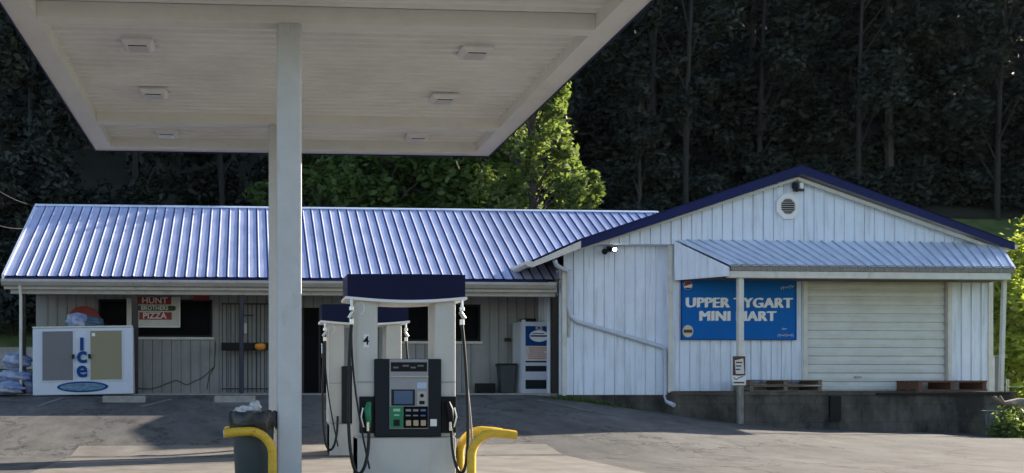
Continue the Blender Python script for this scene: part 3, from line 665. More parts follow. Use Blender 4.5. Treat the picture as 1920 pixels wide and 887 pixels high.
# wheel stops
for u0, u1, l in ((193, 273, 'low concrete wheel stop in front of the ice freezer corner'), (402, 479, 'low concrete wheel stop in front of the barred gate')):
    y = 21.9; xa, xb = X(u0, y), X(u1, y); e = MB(); e.prism([(xa, y-.09, H(xa, y)-.02), (xa, y+.09, H(xa, y)-.02), (xa, y+.06, H(xa, y)+.13), (xa, y-.06, H(xa, y)+.13)], (xb-xa, 0, 0))
    tag(e.build('wheel_stop', M['wheelstop'], bev=.012), l, 'wheel stop', 'wheel stops')
# bin + black box + machine
yb = 24.3; c = P(949, 738, yb)
tb = empty('waste_bin', (c.x, yb, floor_z), 0, 'dark plastic waste bin on the porch left of the display cabinet', 'waste bin')
b = MB(); hb = .72; b.add([(-.15, -.15, 0), (.15, -.15, 0), (.15, .15, 0), (-.15, .15, 0), (-.2, -.2, hb), (.2, -.2, hb), (.2, .2, hb), (-.2, .2, hb)], [(0, 3, 2, 1), (4, 5, 6, 7), (0, 1, 5, 4), (1, 2, 6, 5), (2, 3, 7, 6), (3, 0, 4, 7)]); b.build('bin_body', M['bin'], tb, bev=.015)
b = MB(); b.box(-.215, .215, -.215, .215, hb-.05, hb); b.build('rim', M['charcoal'], tb, bev=.01)
b = MB(); b.box(X(893, 24.4), X(927, 24.4), 24.3, 24.6, floor_z, floor_z+.24); cr = tag(b.build('black_crate', M['black'], bev=.015), 'low black crate on the porch floor beside the waste bin', 'crate')
yv = 24.05; c = P(985, 738, yv)
vm = empty('display_cabinet', (c.x-.08, yv, floor_z), R(6), 'white upright merchandise cabinet with blue and pink posters on the porch', 'cabinet')
Wv, Hv = .82, 1.72
b = MB(); b.box(0, Wv, .0, .6, 0, Hv); b.build('cabinet_body', M['charcoal'], vm, bev=.01)
b = MB(); b.box(-.012, .07, -.04, .02, 0, Hv+.05); b.box(Wv-.04, Wv, -.04, .02, 0, Hv); b.box(.07, Wv-.04, -.035, .02, Hv-.1, Hv); b.box(.07, Wv-.04, -.035, .02, 0, .1); b.box(.07, Wv-.04, -.035, .02, .32, .52); b.box(.07, Wv-.04, -.035, .02, .66, .74); b.box(-.03, -.015, 0, .55, 0, Hv); b.build('frame', M['icewhite'], vm)
b = MB(); b.box(.08, Wv-.05, -.02, .0, 1.16, Hv-.11); po = b.build('poster', M['iceblue'], vm)
b = MB(); b.disc((.42, -.03, 1.38), .24, .14, .008); b.build('poster_oval', M['white'], po)
b = MB(); b.box(.2, .62, -.036, -.031, 1.36, 1.4); b.box(.25, .55, -.036, -.031, 1.43, 1.45); b.build('poster_band', M['iceblue'], po)
text('ICE', 'lettering', M['trim'], (.42, -.025, 1.57), .12, po)
b = MB(); b.box(.08, Wv-.05, -.02, .0, .78, 1.14); po = b.build('poster', M['trim'], vm)
b = MB(); rn = random.Random(4)
for k in range(6): b.box(.13+rn.uniform(0, .05), .68-rn.uniform(0, .15), -.026, -.021, .83+k*.05, .855+k*.05)
b.build('print_line', mat('faded_pink_print', (.45, .2, .22), .5), po)
b = MB(); b.box(.1, .4, .1, .4, Hv+.0, Hv+.09); tag(b.build('top_box', M['black'], vm))
# spot light stake, litter, weeds
p = GP(1103, 748)
sp = empty('stake_light', (p.x, p.y+1.2, H(p.x, p.y+1.2)), 0, 'small black stake spotlight in front of the white wall', 'lamp')
b = MB(); b.tube([(0, 0, -.05), (.01, 0, .2), (.03, -.03, .38)], .012, 6); b.build('stake', M['black'], sp)
b = MB(); b.tube([(-.04, .02, .38), (.07, -.06, .42)], [.035, .055], 10); b.build('lamp_head', M['black'], sp)
# ------------------------------------------------------------------ fuel canopy
cn = empty('fuel_canopy', (0, 0, 0), 0, 'cream steel fuel canopy with ribbed ceiling on two square columns', 'canopy')
X0, X1, Y0, Y1, ZF, ZC = -2.67, 4.33, 9.4, 18.05, 5.35, 5.50
b = MB(); prof = []; y = Y0+.25
while y < Y1-.25: prof += [(y, 0), (y+.012, .04), (y+.15, .04), (y+.162, 0)]; y += .2
for (y, d) in prof: b.v += [(X0+.28, y, ZC+d), (X1-.28, y, ZC+d)]
for i in range(len(prof)-1): b.f.append((2*i, 2*i+1, 2*i+3, 2*i+2))
b.build('ceiling_deck', M['deck'], cn)
b = MB(); b.box(X0+.01, X1-.01, Y0+.01, Y1-.01, 6.1, 6.2); b.build('roof_deck', M['canopy'], cn)
b = MB()
b.box(X0, X0+.3, Y0, Y1, ZF, 6.25); b.box(X1-.3, X1, Y0, Y1, ZF, 6.25); b.box(X0+.3, X1-.3, Y0, Y0+.3, ZF+.001, 6.249); b.box(X0+.3, X1-.3, Y1-.3, Y1, ZF+.001, 6.249)
b.build('fascia', M['canopy'], cn)
b = MB()
for s in (X0-.012, X1): b.box(s, s+.012, Y0-.012, Y1+.012, ZF-.02, ZF+.07)
b.box(X0, X1, Y1, Y1+.012, ZF-.02, ZF+.06); b.build('drip_trim', M['navy'], cn)
COLS = ((.47, 11.64), (.47, 16.14))
for cx, cy in COLS:
    b = MB(); b.box(X0+.3, X1-.3, cy-.1, cy+.1, ZF-.015, ZC+.03)
    b.build('beam', M['canopy'], cn, bev=.006)
    b = MB(); b.box(cx-.14, cx+.14, cy-.14, cy+.14, .05, ZF-.015); b.build('column', M['column'], cn, bev=.026)
    b = MB(); b.box(cx-.24, cx+.24, cy-.24, cy+.24, .1, .13); b.build('base_plate', M['column'], cn)
b = MB()
for z in (1.62, 3.1): b.box(COLS[0][0]+.14, COLS[0][0]+.155, 11.6, 11.64, z, z+.04)
b.build('column_clip', M['charcoal'], cn)
lab = []
def fixture(x, y, label):
    e = empty('canopy_light', (x, y, ZC), 0, label, 'ceiling light', 'recessed lights under the canopy')
    b = MB(); a, c = .20, .15
    b.add([(-a, -a, 0), (a, -a, 0), (a, a, 0), (-a, a, 0), (-a, -a, -.03), (a, -a, -.03), (a, a, -.03), (-a, a, -.03), (-c, -c, -.075), (c, -c, -.075), (c, c, -.075), (-c, c, -.075)],
          [(0, 1, 5, 4), (1, 2, 6, 5), (2, 3, 7, 6), (3, 0, 4, 7), (4, 5, 9, 8), (5, 6, 10, 9), (6, 7, 11, 10), (7, 4, 8, 11), (8, 9, 10, 11)]); b.build('housing', M['white'], e, bev=.004)
    b = MB(); b.box(-.12, .12, -.12, .12, -.085, -.076); ln_ = b.build('lens', M['lens'], e)
    b = MB(); b.box(-.11, .11, -.125, -.121, -.084, -.074); b.build('lens_gasket', M['charcoal'], ln_)
for y, row in ((12.8, 'nearest'), (14.9, 'middle'), (17.25, 'farthest')):
    for x, s in ((-1.37, 'left'), (2.9, 'right')):
        fixture(x, y, f'white square canopy ceiling light, {row} one {s} of the columns')
# ------------------------------------------------------------------ pumps
def pump():
    e = empty('fuel_pump', (0, 0, 0))
    D = .55
    b = MB(); n = 14      # header, bottom edge bowed
    zt_, zb_ = 2.365, 2.115
    fr_ = [(-.68+1.36*i/n, zb_-.045*math.sin(math.pi*i/n)) for i in range(n+1)]
    bul = lambda x: -.05*(1-(x/.68)**2)
    o = len(b.v)
    for (x, z) in fr_: b.v += [(x, bul(x), z), (x, bul(x), zt_), (x, D-bul(x), z), (x, D-bul(x), zt_)]
    for i in range(n): a = 4*i; b.f += [(a, a+4, a+5, a+1), (a+2, a+3, a+7, a+6), (a+1, a+5, a+7, a+3), (a, a+2, a+6, a+4)]
    b.f += [(0, 1, 3, 2), (4*n, 4*n+2, 4*n+3, 4*n+1)]; b.build('header', M['header'], e)
    b = MB()
    for (x, z) in fr_: xx = x*1.03; b.v += [(xx, bul(x)-.015, z-.033), (xx, bul(x)-.015, z-.002), (xx, D-bul(x)+.015, z-.033), (xx, D-bul(x)+.015, z-.002)]
    for i in range(n): a = 4*i; b.f += [(a, a+4, a+5, a+1), (a+2, a+3, a+7, a+6), (a+1, a+5, a+7, a+3), (a, a+2, a+6, a+4)]
    b.f += [(0, 1, 3, 2), (4*n, 4*n+2, 4*n+3, 4*n+1)]; b.build('header_trim', M['white'], e)
    for s0, s1 in ((-.575, -.325), (.335, .58)):
        b = MB(); b.box(s0, s1, .04, D-.04, .5, 2.09); up = b.build('upright', M['pump_white'], e, bev=.028)
        b = MB(); b.box(s0+.01, s1-.01, .03, .045, 1.13, 1.14); b.build('seam', M['greypanel'], up)
    b = MB(); b.box(-.56, .575, .03, D-.03, .0, .5); b.box(-.56, .575, .02, D-.02, 0, .502); b.build('lower_cabinet', M['pump_white'], e, bev=.015)
    b = MB(); b.box(-.325, .335, .07, D-.07, .5, 1.40); b.build('core', M['charcoal'], e)
    b = MB(); b.box(-.37, .40, -.02, .06, .51, 1.40); con = b.build('console', M['charcoal'], e, bev=.012)
    b = MB(); b.box(-.20, .245, -.032, -.018, .60, 1.395); fa = b.build('console_face', M['greypanel'], con, bev=.004)
    b = MB(); b.box(-.185, .23, -.04, -.031, 1.255, 1.36); b.build('display', M['black'], fa)
    b = MB()
    for k, (a, c) in enumerate(((-.16, -.1), (-.05, .02), (.04, .1), (.12, .19))): b.box(a, c, -.043, -.0405, 1.29+.02*(k % 2), 1.31+.02*(k % 2))
    b.build('display_digits', mat('dim_digits', (.12, .12, .14), .4), fa)
    b = MB(); b.box(-.2, .245, -.05, -.031, 1.19, 1.205); b.build('ledge', M['gutter'], fa)
    b = MB(); b.box(-.18, .09, -.038, -.031, .865, 1.05); sc_ = b.build('screen', M['charcoal'], fa)
    b = MB(); b.box(-.15, .065, -.041, -.0375, .885, 1.035); b.build('screen_glass', M['screen'], sc_)
    b = MB(); b.box(.115, .225, -.045, -.031, .86, 1.03); cr_ = b.build('card_reader', M['gutter'], fa, bev=.004)
    b = MB(); b.box(.14, .2, -.05, -.044, .88, .92); b.disc((.17, -.05, .98), .022, .022, .006, 12); b.build('card_slot', M['black'], cr_)
    b = MB(); b.box(.115, .225, -.037, -.0325, 1.06, 1.13); b.build('sticker', mat('pale_blue_sticker', (.4, .5, .68), .4), fa)
    b = MB(); b.box(-.195, -.045, -.04, -.031, .61, .855); gp = b.build('green_panel', M['green'], fa)
    b = MB(); b.box(-.16, -.08, -.043, -.0395, .8, .83); b.box(-.15, -.09, -.043, -.0395, .75, .765); b.build('panel_print', mat('pale_green_print', (.3, .55, .4), .5), gp)
    b = MB(); b.box(-.155, -.085, -.052, -.0395, .635, .705); b.build('button', M['black'], gp, bev=.006)
    b = MB(); b.box(-.04, .24, -.04, -.031, .61, .855); sp_ = b.build('selector_panel', M['darkvoid'], fa)
    for k in range(3):
        xx = -.015+k*.085
        b = MB(); b.box(xx, xx+.06, -.055, -.0395, .635, .7); b.build('button', M['beige'], sp_, bev=.008)
        b = MB(); b.box(xx, xx+.06, -.044, -.0395, .80, .825); b.box(xx, xx+.055, -.044, -.0395, .745, .76); b.build('panel_print', mat('grade_print', (.08, .14, .32) if k == 2 else (.22, .22, .26), .5), sp_)
    b = MB(); b.box(.27, .345, -.026, -.018, .63, .71); b.build('white_label', M['white'], con)
    for s in (-1, 1):
        cx_ = -.455 if s < 0 else .49
        b = MB(); b.box(cx_-.085, cx_+.085, .0, .038, .55, .97); b.build('nozzle_boot', M['black'], e, bev=.01)
        b = MB(); m_ = M['green'] if s < 0 else M['black']
        b.tube([(cx_-.02*s, -.03, .90), (cx_, -.06, .82), (cx_+.01, -.065, .72), (cx_+.015, -.055, .62)], [.03, .042, .036, .022], 10); nz = b.build('nozzle', m_, e, smooth=True)
        b = MB(); b.tube([(cx_+.05*s, -.05, .84), (cx_+.075*s, -.06, .74), (cx_+.045*s, -.06, .62)], .011, 8); b.tube([(cx_+.0, -.08, .68), (cx_, -.08, .58)], .018, 8); b.build('nozzle_guard', M['chrome'], nz, smooth=True)
        # swivel and hoses
        hx = .635*s
        b = MB(); b.tube([(hx, -.02, 2.07), (hx, -.03, 1.99)], .016, 8); b.tube([(hx, -.03, 1.99), (hx, -.03, 1.95)], .032, 10); b.tube([(hx-.02*s, -.03, 1.94), (hx+.03*s, -.03, 1.86)], .024, 10); b.tube([(hx, -.03, 1.85), (hx, -.03, 1.79)], .03, 10)
        b.build('hose_swivel', M['chrome'], e, smooth=True)
        def bez(pts, nn=26):
            out = []
            for i in range(nn+1):
                t = i/nn; q = [Vector(p) for p in pts]
                while len(q) > 1: q = [q[j].lerp(q[j+1], t) for j in range(len(q)-1)]
                out.append(q[0])
            return out
        b = MB(); b.tube(bez([(hx, -.03, 1.8), (hx+.05*s, -.08, 1.3), (hx+.06*s, -.15, .5), (hx+.12*s, -.2, -.25), (cx_+.02*s, -.25, -.1), (cx_+.01, -.12, .3), (cx_+.015, -.06, .62)]), .019, 8); b.build('hose', M['hoop'], e, smooth=True)
        b = MB(); b.tube(bez([(hx, -.02, 1.8), (hx+.01*s, -.05, 1.2), (hx-.08*s, -.1, .7), (hx-.2*s, -.08, .15)]) if s < 0 else bez([(hx, -.02, 1.8), (hx+.03, -.05, 1.2), (hx+.1, -.1, .8), (hx+.12, -.08, .2)]), .011, 8); b.build('hose_retractor_cable', M['hoop'] if s < 0 else M['greypanel'], e, smooth=True)
    b = MB(); b.tube([(-.53+.045*math.sin(R(a)), .034, 1.98+.07*math.cos(R(a))) for a in range(0, 181, 15)], .008, 6); b.build('hook', M['white'], e)
    b = MB(); b.box(-.49, -.43, .032, .038, 1.53, 1.68); ns = b.build('number_sticker', M['white'], e)
    return e
NUM = []
pm = pump(); pm.location = (1.81, 11.5, .112)
tag(pm, 'front fuel pump marked 4 with green panel and navy header', 'fuel pump', 'fuel pumps')
pm2 = copy_tree(pm); pm2.location = (1.83, 15.75, .112); pm2['label'] = 'rear fuel pump standing behind the front one, partly hidden'
def drop(o):
    for c in list(o.children): drop(c)
    bpy.data.objects.remove(o)
for c in list(pm2.children):
    nm_ = c.name.split('.')[0]
    if nm_ == 'number_sticker' or (nm_ in ('nozzle', 'nozzle_boot') and sum(v.co.x for v in c.data.vertices) < 0): drop(c)
def find(o, n):
    return [c for c in o.children if c.name.split('.')[0] == n][0]
text('4', 'number', M['black'], (-.46, .029, 1.605), .14, find(pm, 'number_sticker'), ext=.002)

# ------------------------------------------------------------------ pipe guards
def guard(x_leg, x_tip, y, z, label):
    e = empty('pipe_guard', (x_leg, y, .1), 0, label, 'bollard', 'yellow bent pipe guards')
    s = 1 if x_tip > x_leg else -1; L_ = abs(x_tip-x_leg); r = .05
    for dy in (0, .62):
        pts = [(0, dy, -.05), (0, dy, z-.35)]+[(s*.26*(1-math.cos(R(a))), dy, z-.26+.26*math.sin(R(a))) for a in range(0, 91, 10)]+[(s*(L_-.1), dy, z-.01), (s*L_, dy, z-.025)]
        b = MB(); b.tube(pts, r, 14); p_ = b.build('bent_pipe', M['yellow'], e, smooth=True)
        b = MB(); b.tube([(s*(L_-.004), dy, z-.025), (s*(L_+.012), dy, z-.026)], r*.9, 14); b.build('end_cap', M['yellow'] if s > 0 else M['trim'], p_)
    return e
guard(.27, -.26, 11.22, .60, 'yellow bent pipe guard left of the front canopy column')
guard(2.5, 3.0, 11.22, .575, 'yellow bent pipe guard right of the front fuel pump')
guard(.27, -.26, 15.85, .66, 'yellow bent pipe guard beside the rear canopy column')
guard(2.6, 3.05, 15.85, .40, 'low yellow bent pipe guard right of the rear fuel pump')
# trash can
tc_ = empty('trash_can', (.06, 11.56, .11), 0, 'round dark trash can with a black liner bag beside the front column', 'trash can')
b = MB(); b.lathe((0, 0, 0), [(.2, 0), (.205, .02), (.235, .6), (.24, .66), (.25, .66), (.252, .70), (.245, .72)], 32); b.build('can_body', M['bin'], tc_, smooth=True)
b = MB(); rn = random.Random(3); n = 40; prf = [(.262, .60), (.275, .66), (.268, .78), (.25, .80), (.20, .78), (.1, .76), (.01, .77)]
for i, (r_, z_) in enumerate(prf):
    for k_ in range(n):
        a = 2*math.pi*k_/n; rr = r_*(1+.03*math.sin(k_*1.9+i)+.02*math.sin(k_*3.3)); zz_ = z_+(.018*math.sin(k_*1.3+i*.7) if i else .03*math.sin(k_*.9))
        b.v.append((rr*math.cos(a), rr*math.sin(a), zz_))
for i in range(len(prf)-1):
    for k_ in range(n): a = i*n+k_; c = i*n+(k_+1) % n; b.f.append((a, c, c+n, a+n))
b.build('liner_bag', M['bag'], tc_, smooth=True)
o = blob('plastic_wrap', (.06-.10, 11.46, .11+.78), (.11, .1, .05), M['clear'], 'flat crumpled clear plastic on top of the trash can', 'litter', 11, 'litter on the trash can')
o = blob('plastic_wrap', (.06+.02, 11.5, .11+.78), (.075, .08, .08), M['clear'], 'peaked ball of crumpled clear plastic on top of the trash can', 'litter', 12, 'litter on the trash can')
# ------------------------------------------------------------------ right side clutter
p = (X(1872, 21.0), 21.0); z = H(*p)
b = MB(); st = []
for i in range(72): a = 2*math.pi*i/72; r_ = .30+(.012 if i % 4 < 2 else 0); st.append((r_*math.cos(a), r_*math.sin(a)))
b.prism([(x+p[0], y+p[1], z-.1) for x, y in st], (0, 0, .62)); tb2 = tag(b.build('corrugated_tub', M['culvert']), 'round corrugated steel tub against the right end of the dock', 'tub')
b = MB(); b.lathe((p[0], p[1], z+.5), [(.325, 0), (.335, .02), (.325, .04), (.27, .04), (.25, .025)], 32); r2 = b.build('rim', M['culvert'], tb2)
b = MB(); xx, yy = X(1866, 24.0), 24.0; b.box(xx-.13, xx+.12, yy-.15, yy+.3, .6, Z(1866, 671, yy)); b.box(xx-.15, xx+.14, yy-.17, yy+.32, Z(1866, 671, yy), Z(1866, 669, yy)+.02); tag(b.build('utility_box', M['culvert'], bev=.01), 'grey metal utility box behind the right corner of the building', 'utility box')
b = MB(); c = P(1910, 760, 20.6); rn = random.Random(8)
b.tube([c+Vector((-.55, 0, .18)), c+Vector((-.3, .05, .03)), c+Vector((0, 0, .06)), c+Vector((.5, .1, .0))], [.03, .06, .1, .12], 9); b.tube([c+Vector((-.3, .05, .03)), c+Vector((-.42, 0, .2))], [.05, .02], 7); b.tube([c+Vector((.0, 0, .05)), c+Vector((.1, -.1, -.3)), c+Vector((.15, -.1, -.6))], [.1, .08, .08], 7)
tag(b.build('driftwood_log', M['straw'], smooth=True), 'gnarled weathered log lying behind the corner plants right of the dock', 'log')
fn = empty('wire_fence', (0, 0, 0), 0, 'thin wire fence in the bright field at the right edge', 'fence')
for i in range(7):
    xx = 19.6+i*2.2; yy = 25+i*.3; zz = H(xx, yy); b = MB(); b.tube([(xx, yy, zz-.2), (xx, yy, zz+1.25)], .035, 6); b.build('fence_post', M['greywood'], fn)
b = MB()
for hz in (.35, .7, 1.05): b.tube([(19.6+i*1.1, 25+i*.15, H(19.6+i*1.1, 25+i*.15)+hz-.02*(i % 2)) for i in range(13)], .008, 5)
b.build('wire', M['gutter'], fn)
for i, (u, v, u2, v2, l) in enumerate(((-60, 318, 72, 388, 'upper overhead cable running to the left end of the blue roof'), (-60, 396, 54, 428, 'lower overhead cable running to the left end of the blue roof'))):
    a, c = P(u, v, 19.0), P(u2, v2, 26.3-1.4*i); b = MB(); b.tube([a.lerp(c, t/14)+Vector((0, 0, -.12*math.sin(math.pi*t/14))) for t in range(15)], .006, 5); tag(b.build('overhead_cable', M['postbrown']), l, 'cable')
# ------------------------------------------------------------------ vegetation
def leaves(centres, rads, per, size, seed, squash=.8, shell=.55):
    """leaf rhombs scattered through clumps; returns verts (n*4,3)"""
    rg = np.random.default_rng(seed); cs = np.repeat(np.array(centres, float), per, 0); rr = np.repeat(np.array(rads, float), per)
    n = len(cs); d = rg.normal(size=(n, 3)); d /= np.linalg.norm(d, axis=1)[:, None]
    rad = rr*(shell+(1-shell)*rg.random(n))*(1+.25*rg.normal(size=n)*.5); d2 = d*rad[:, None]; d2[:, 2] *= squash
    p = cs+d2
    a = rg.normal(size=(n, 3)); a[:, 2] *= .55; a /= np.linalg.norm(a, axis=1)[:, None]
    nn = d*.6+np.array([0, 0, .5])+rg.normal(size=(n, 3))*.6; c = np.cross(a, nn); c /= np.linalg.norm(c, axis=1)[:, None]
    s = size*(.6+.8*rg.random(n))[:, None]; a = a*s; c = c*s*.55
    return np.stack([p-a, p-c*.9+a*.1, p+a, p+c*.9+a*.1], 1).reshape(-1, 3)
def leaf_mesh(name, V, m):
    nq = len(V)//4; me = bpy.data.meshes.new(name); me.vertices.add(nq*4); me.vertices.foreach_set('co', V.astype(np.float32).ravel())
    me.loops.add(nq*4); me.loops.foreach_set('vertex_index', np.arange(nq*4, dtype=np.int32)); me.polygons.add(nq)
    me.polygons.foreach_set('loop_start', np.arange(0, nq*4, 4, dtype=np.int32)); me.update(calc_edges=True); me.materials.append(m); return me
def link(name, me, parent=None, loc=(0, 0, 0)):
    o = bpy.data.objects.new(name, me); C.objects.link(o); o.location = loc
    if parent: o.parent = parent
    return o
def tree_parts(h, cr, seed, per, size, leafm, barkm, base=.3, nclump=30, tr=.16, fork=1, cone=0):
    rn = random.Random(seed); b = MB()
    lean = (rn.uniform(-.05, .05)*h, rn.uniform(-.05, .05)*h)
    tp = [(lean[0]*t*t, lean[1]*t, h*.93*t) for t in [i/8 for i in range(9)]]
    b.tube([(x, y, z-.4 if i == 0 else z) for i, (x, y, z) in enumerate(tp)], [tr*(1-.85*i/8) for i in range(9)], 8)
    cen = []; rad = []
    for i in range(nclump):
        t = base+(1-base)*(i+.5)/nclump; z = h*t; a = rn.uniform(0, 6.28)
        env = cr*(math.sin(math.pi*min(1, (t-base)/(1-base)*.85+.18))**.7 if not cone else (1.02-(t-base)/(1-base)))
        r = env*rn.uniform(.35, 1.0); c = (lean[0]*t*t+r*math.cos(a), lean[1]*t+r*math.sin(a), z+rn.uniform(-.3, .3))
        cen.append(c); rad.append(max(.25, cr*rn.uniform(.2, .42)*(1 if not cone else .6+.4*(1-t))))
        if i % 2 == 0:
            k = max(0, t-.12); s = (lean[0]*k*k, lean[1]*k, h*.93*k); mid = tuple((s[j]+c[j])/2+(.15 if j == 2 else 0) for j in range(3))
            b.tube([s, mid, c], [tr*.4*(1-k*.6), tr*.22, tr*.06], 5)
    V = leaves(cen, rad, per, size, seed)
    tm = MB(); tm.v = b.v; tm.f = b.f
    return V, tm
def make_tree(name, loc, h, cr, seed, per, size, leafm, barkm, label, cat='tree', group=None, **kw):
    e = empty(name, loc, random.Random(seed).uniform(0, 6), label, cat, group)
    V, tb_ = tree_parts(h, cr, seed, per, size, leafm, barkm, **kw)
    link('crown', leaf_mesh('crown', V, leafm), e); tb_.build('trunk', barkm, e, smooth=False); return e
# the sunlit tree behind the wing
def shaped_tree(name, u0, Yt, outline, ncl, per, size, lm_, label, seed, rr=(.35, .6)):
    """tree whose crown fills a spreading, one sided outline; outline rows: (height, left reach, right reach)"""
    x0 = X(u0, Yt); e = empty(name, (x0, Yt, H(x0, Yt)), 0, label, 'tree'); rn = random.Random(seed); cen = []; rad = []; b = MB()
    top = outline[-1][0]
    b.tube([(0, 0, -.4), (.1, 0, top*.3), (-.1, .1, top*.6), (.1, 0, top*.95)], [.2, .15, .1, .03], 8)
    hs = [o_[0] for o_ in outline]
    for i in range(ncl):
        z = hs[0]+(top-hs[0])*(i+.5)/ncl
        l_ = lerp_tab(z, [(o_[0], o_[1]) for o_ in outline]); r_ = lerp_tab(z, [(o_[0], o_[2]) for o_ in outline])
        x = rn.uniform(-l_, r_) if i % 3 else r_*rn.uniform(.85, 1.02); dp = min(2.2, (l_+r_)/2)*math.sqrt(max(0, 1-((x-(r_-l_)/2)/((l_+r_)/2+.01))**2))
        y = rn.uniform(-dp, dp); c = (x, y, z); cen.append(c); rad.append(rn.uniform(*rr))
        if i % 2 == 0: k = max(0, z-1.2); b.tube([(0, 0, k), (x*.5, y*.5, z-.3), c], [.05, .03, .01], 5)
    link('crown', leaf_mesh('crown', leaves(cen, rad, per, size, seed, .9, .3), lm_), e); b.build('trunk', M['bark'], e); return e
shaped_tree('leafy_tree', 1000, 32, [(3, 1.8, 1.0), (5, 2.2, 1.1), (6.3, 2.4, 1.3), (7.3, 2.3, .95), (8.2, 2.3, .65), (9.2, 2.2, .85), (10.4, 2.0, 1.0), (11.2, 1.5, 1.0), (11.8, .6, .95)], 110, 140, .105, M['leaf_lit'], 'bright sunlit tree rising behind the blue roof beside the canopy edge', 21)
shaped_tree('leafy_tree', 1062, 31, [(3, .8, .4), (4.6, .9, .55), (5.4, .8, .8), (6.0, .3, 1.0), (6.5, .1, .8)], 26, 110, .10, M['leaf_lit'], 'small sunlit tree with a side branch reaching right over the blue roof', 22, (.18, .34))
bl = ['dim green bushy tree behind the roof just right of the canopy columns', 'half lit bushy tree showing under the far edge of the canopy', 'dim round tree behind the roof left of the sunlit tree', 'dark spreading tree close left of the sunlit tree']
for i, (u, yy, h, cr) in enumerate(((600, 38, 7.5, 2.4), (725, 36.5, 8.2, 2.6), (810, 37.5, 8, 2.5), (880, 36.5, 9, 2.6))):
    xx = X(u, yy); make_tree('bushy_tree', (xx, yy, H(xx, yy)), h, cr, 30+i, 260, .17, M['leaf_mid'], M['bark'], bl[i], group='bushy trees behind the roof', base=.08, nclump=30)
# distinct trees at the wood edge
wt = [(1200, 46, 8.5, 1.8, 'leaf_dark', 1, 'young conical tree alone in front of the dark wood', 'young_tree'),
      (1225, 52, 24, 3.0, 'leaf_dark', 0, 'tall pale forked tree at the wood edge above the young conical tree', 'tall_tree'),
      (1285, 50, 25, 2.6, 'leaf_dark', 0, 'straight tall trunk right of the young conical tree', 'tall_tree'),
      (1420, 53, 22, 3.4, 'leaf_dark', 0, 'dark woodland tree above the left slope of the gable roof', 'tall_tree'),
      (1610, 52, 21, 3.2, 'leaf_dark', 0, 'tree with a pale leaning trunk above the right slope of the gable roof', 'tall_tree'),
      (1740, 54, 22, 3.4, 'leaf_dark', 0, 'dark woodland tree above the right end of the gable roof', 'tall_tree'),
      (1870, 51, 20, 3.2, 'leaf_dark', 0, 'dark woodland tree at the right edge of the view', 'tall_tree'),
      (255, 44, 21, 3.0, 'leaf_dark', 0, 'tall tree with a pale trunk under the left half of the canopy edge', 'tall_tree'),
      (60, 43, 20, 3.4, 'leaf_dark', 0, 'dark tree beyond the left end of the blue roof', 'tall_tree'),
      (420, 46, 20, 3.2, 'leaf_dark', 0, 'dark tree behind the blue roof left of the canopy columns', 'tall_tree')]
for i, (u, yy, h, cr, lm_, cone, l, nm) in enumerate(wt):
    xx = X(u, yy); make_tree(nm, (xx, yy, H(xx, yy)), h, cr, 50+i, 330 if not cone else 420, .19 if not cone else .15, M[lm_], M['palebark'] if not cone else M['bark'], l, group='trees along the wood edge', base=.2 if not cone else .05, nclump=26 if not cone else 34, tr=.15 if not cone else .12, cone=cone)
for i, (u, yy, h, cr, l) in enumerate(((-14, 34.4, 5.5, 2.0, 'dark shaded bush at the far left edge beyond the drive'), (24, 34.6, 5.5, 2.0, 'dark shaded bush left of the porch post beyond the drive'), (64, 35.5, 6, 2.0, 'dark shaded bush just behind the left end of the blue roof'))):
    xx = X(u, yy); make_tree('dark_bush', (xx, yy, H(xx, yy)), h, cr, 120+i, 260, .13, M['leaf_dark'], M['bark'], l, 'bush', 'dark bushes beyond the drive', base=.03, nclump=26, tr=.07)
# the wood behind as one mass
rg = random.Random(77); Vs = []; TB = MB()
for j, yy in enumerate((55, 59, 64, 70, 77)):
    x = -42
    while x < 75:
        xx = x+rg.uniform(-1.5, 1.5); y2 = yy+rg.uniform(-2, 2)
        if xx > -2-.0*yy or True:
            h = rg.uniform(15, 21); cr = rg.uniform(2.6, 3.6); zz = H(xx, y2) if xx < 46 else .6*(y2-50)+9.8
            cen = []; rad = []
            for i in range(16):
                t = .03+.97*(i+.5)/16; a = rg.uniform(0, 6.28); r = cr*rg.uniform(.3, 1); cen.append((xx+r*math.cos(a), y2+r*math.sin(a), zz+h*t)); rad.append(cr*rg.uniform(.3, .55))
            Vs.append(leaves(cen, rad, 150 if j < 2 else 90, .21 if j < 2 else .26, int(rg.random()*1e6)))
            if j < 2: TB.tube([(xx, y2, zz-.5), (xx+rg.uniform(-.5, .5), y2, zz+h*.5), (xx+rg.uniform(-1, 1), y2, zz+h*.9)], [.25, .17, .05], 6)
        x += rg.uniform(4.0, 5.4)
for k in range(46):      # undergrowth along the wood edge
    xx = -24+k*1.9+rg.uniform(-.6, .6); yy = (rg.uniform(38.5, 42) if k < 9 else rg.uniform(43, 48) if xx < 11 else rg.uniform(51, 53)); hh_ = rg.uniform(2.5, 5.5) if xx < 11 else rg.uniform(1.5, 3)
    Vs.append(leaves([(xx+rg.uniform(-1.3, 1.3), yy+rg.uniform(-.8, .8), H(xx, yy)+hh_*rg.uniform(.05, .95)) for _ in range(12)], [rg.uniform(.5, 1.0) for _ in range(12)], 150, .17, int(rg.random()*1e6)))
for k in range(16):      # unseen low trees added to throw shade on the right grass bank
    xx = 44+(k % 8)*4+rg.uniform(-1, 1); yy = (46.5 if k < 8 else 50.5)+(xx-44)*.12; hh_ = rg.uniform(8, 10)
    Vs.append(leaves([(xx+rg.uniform(-2, 2), yy+rg.uniform(-2, 2), H(min(xx, 46), yy)+hh_*rg.uniform(.05, 1)) for _ in range(16)], [rg.uniform(.8, 1.5) for _ in range(16)], 110, .24, int(rg.random()*1e6)))
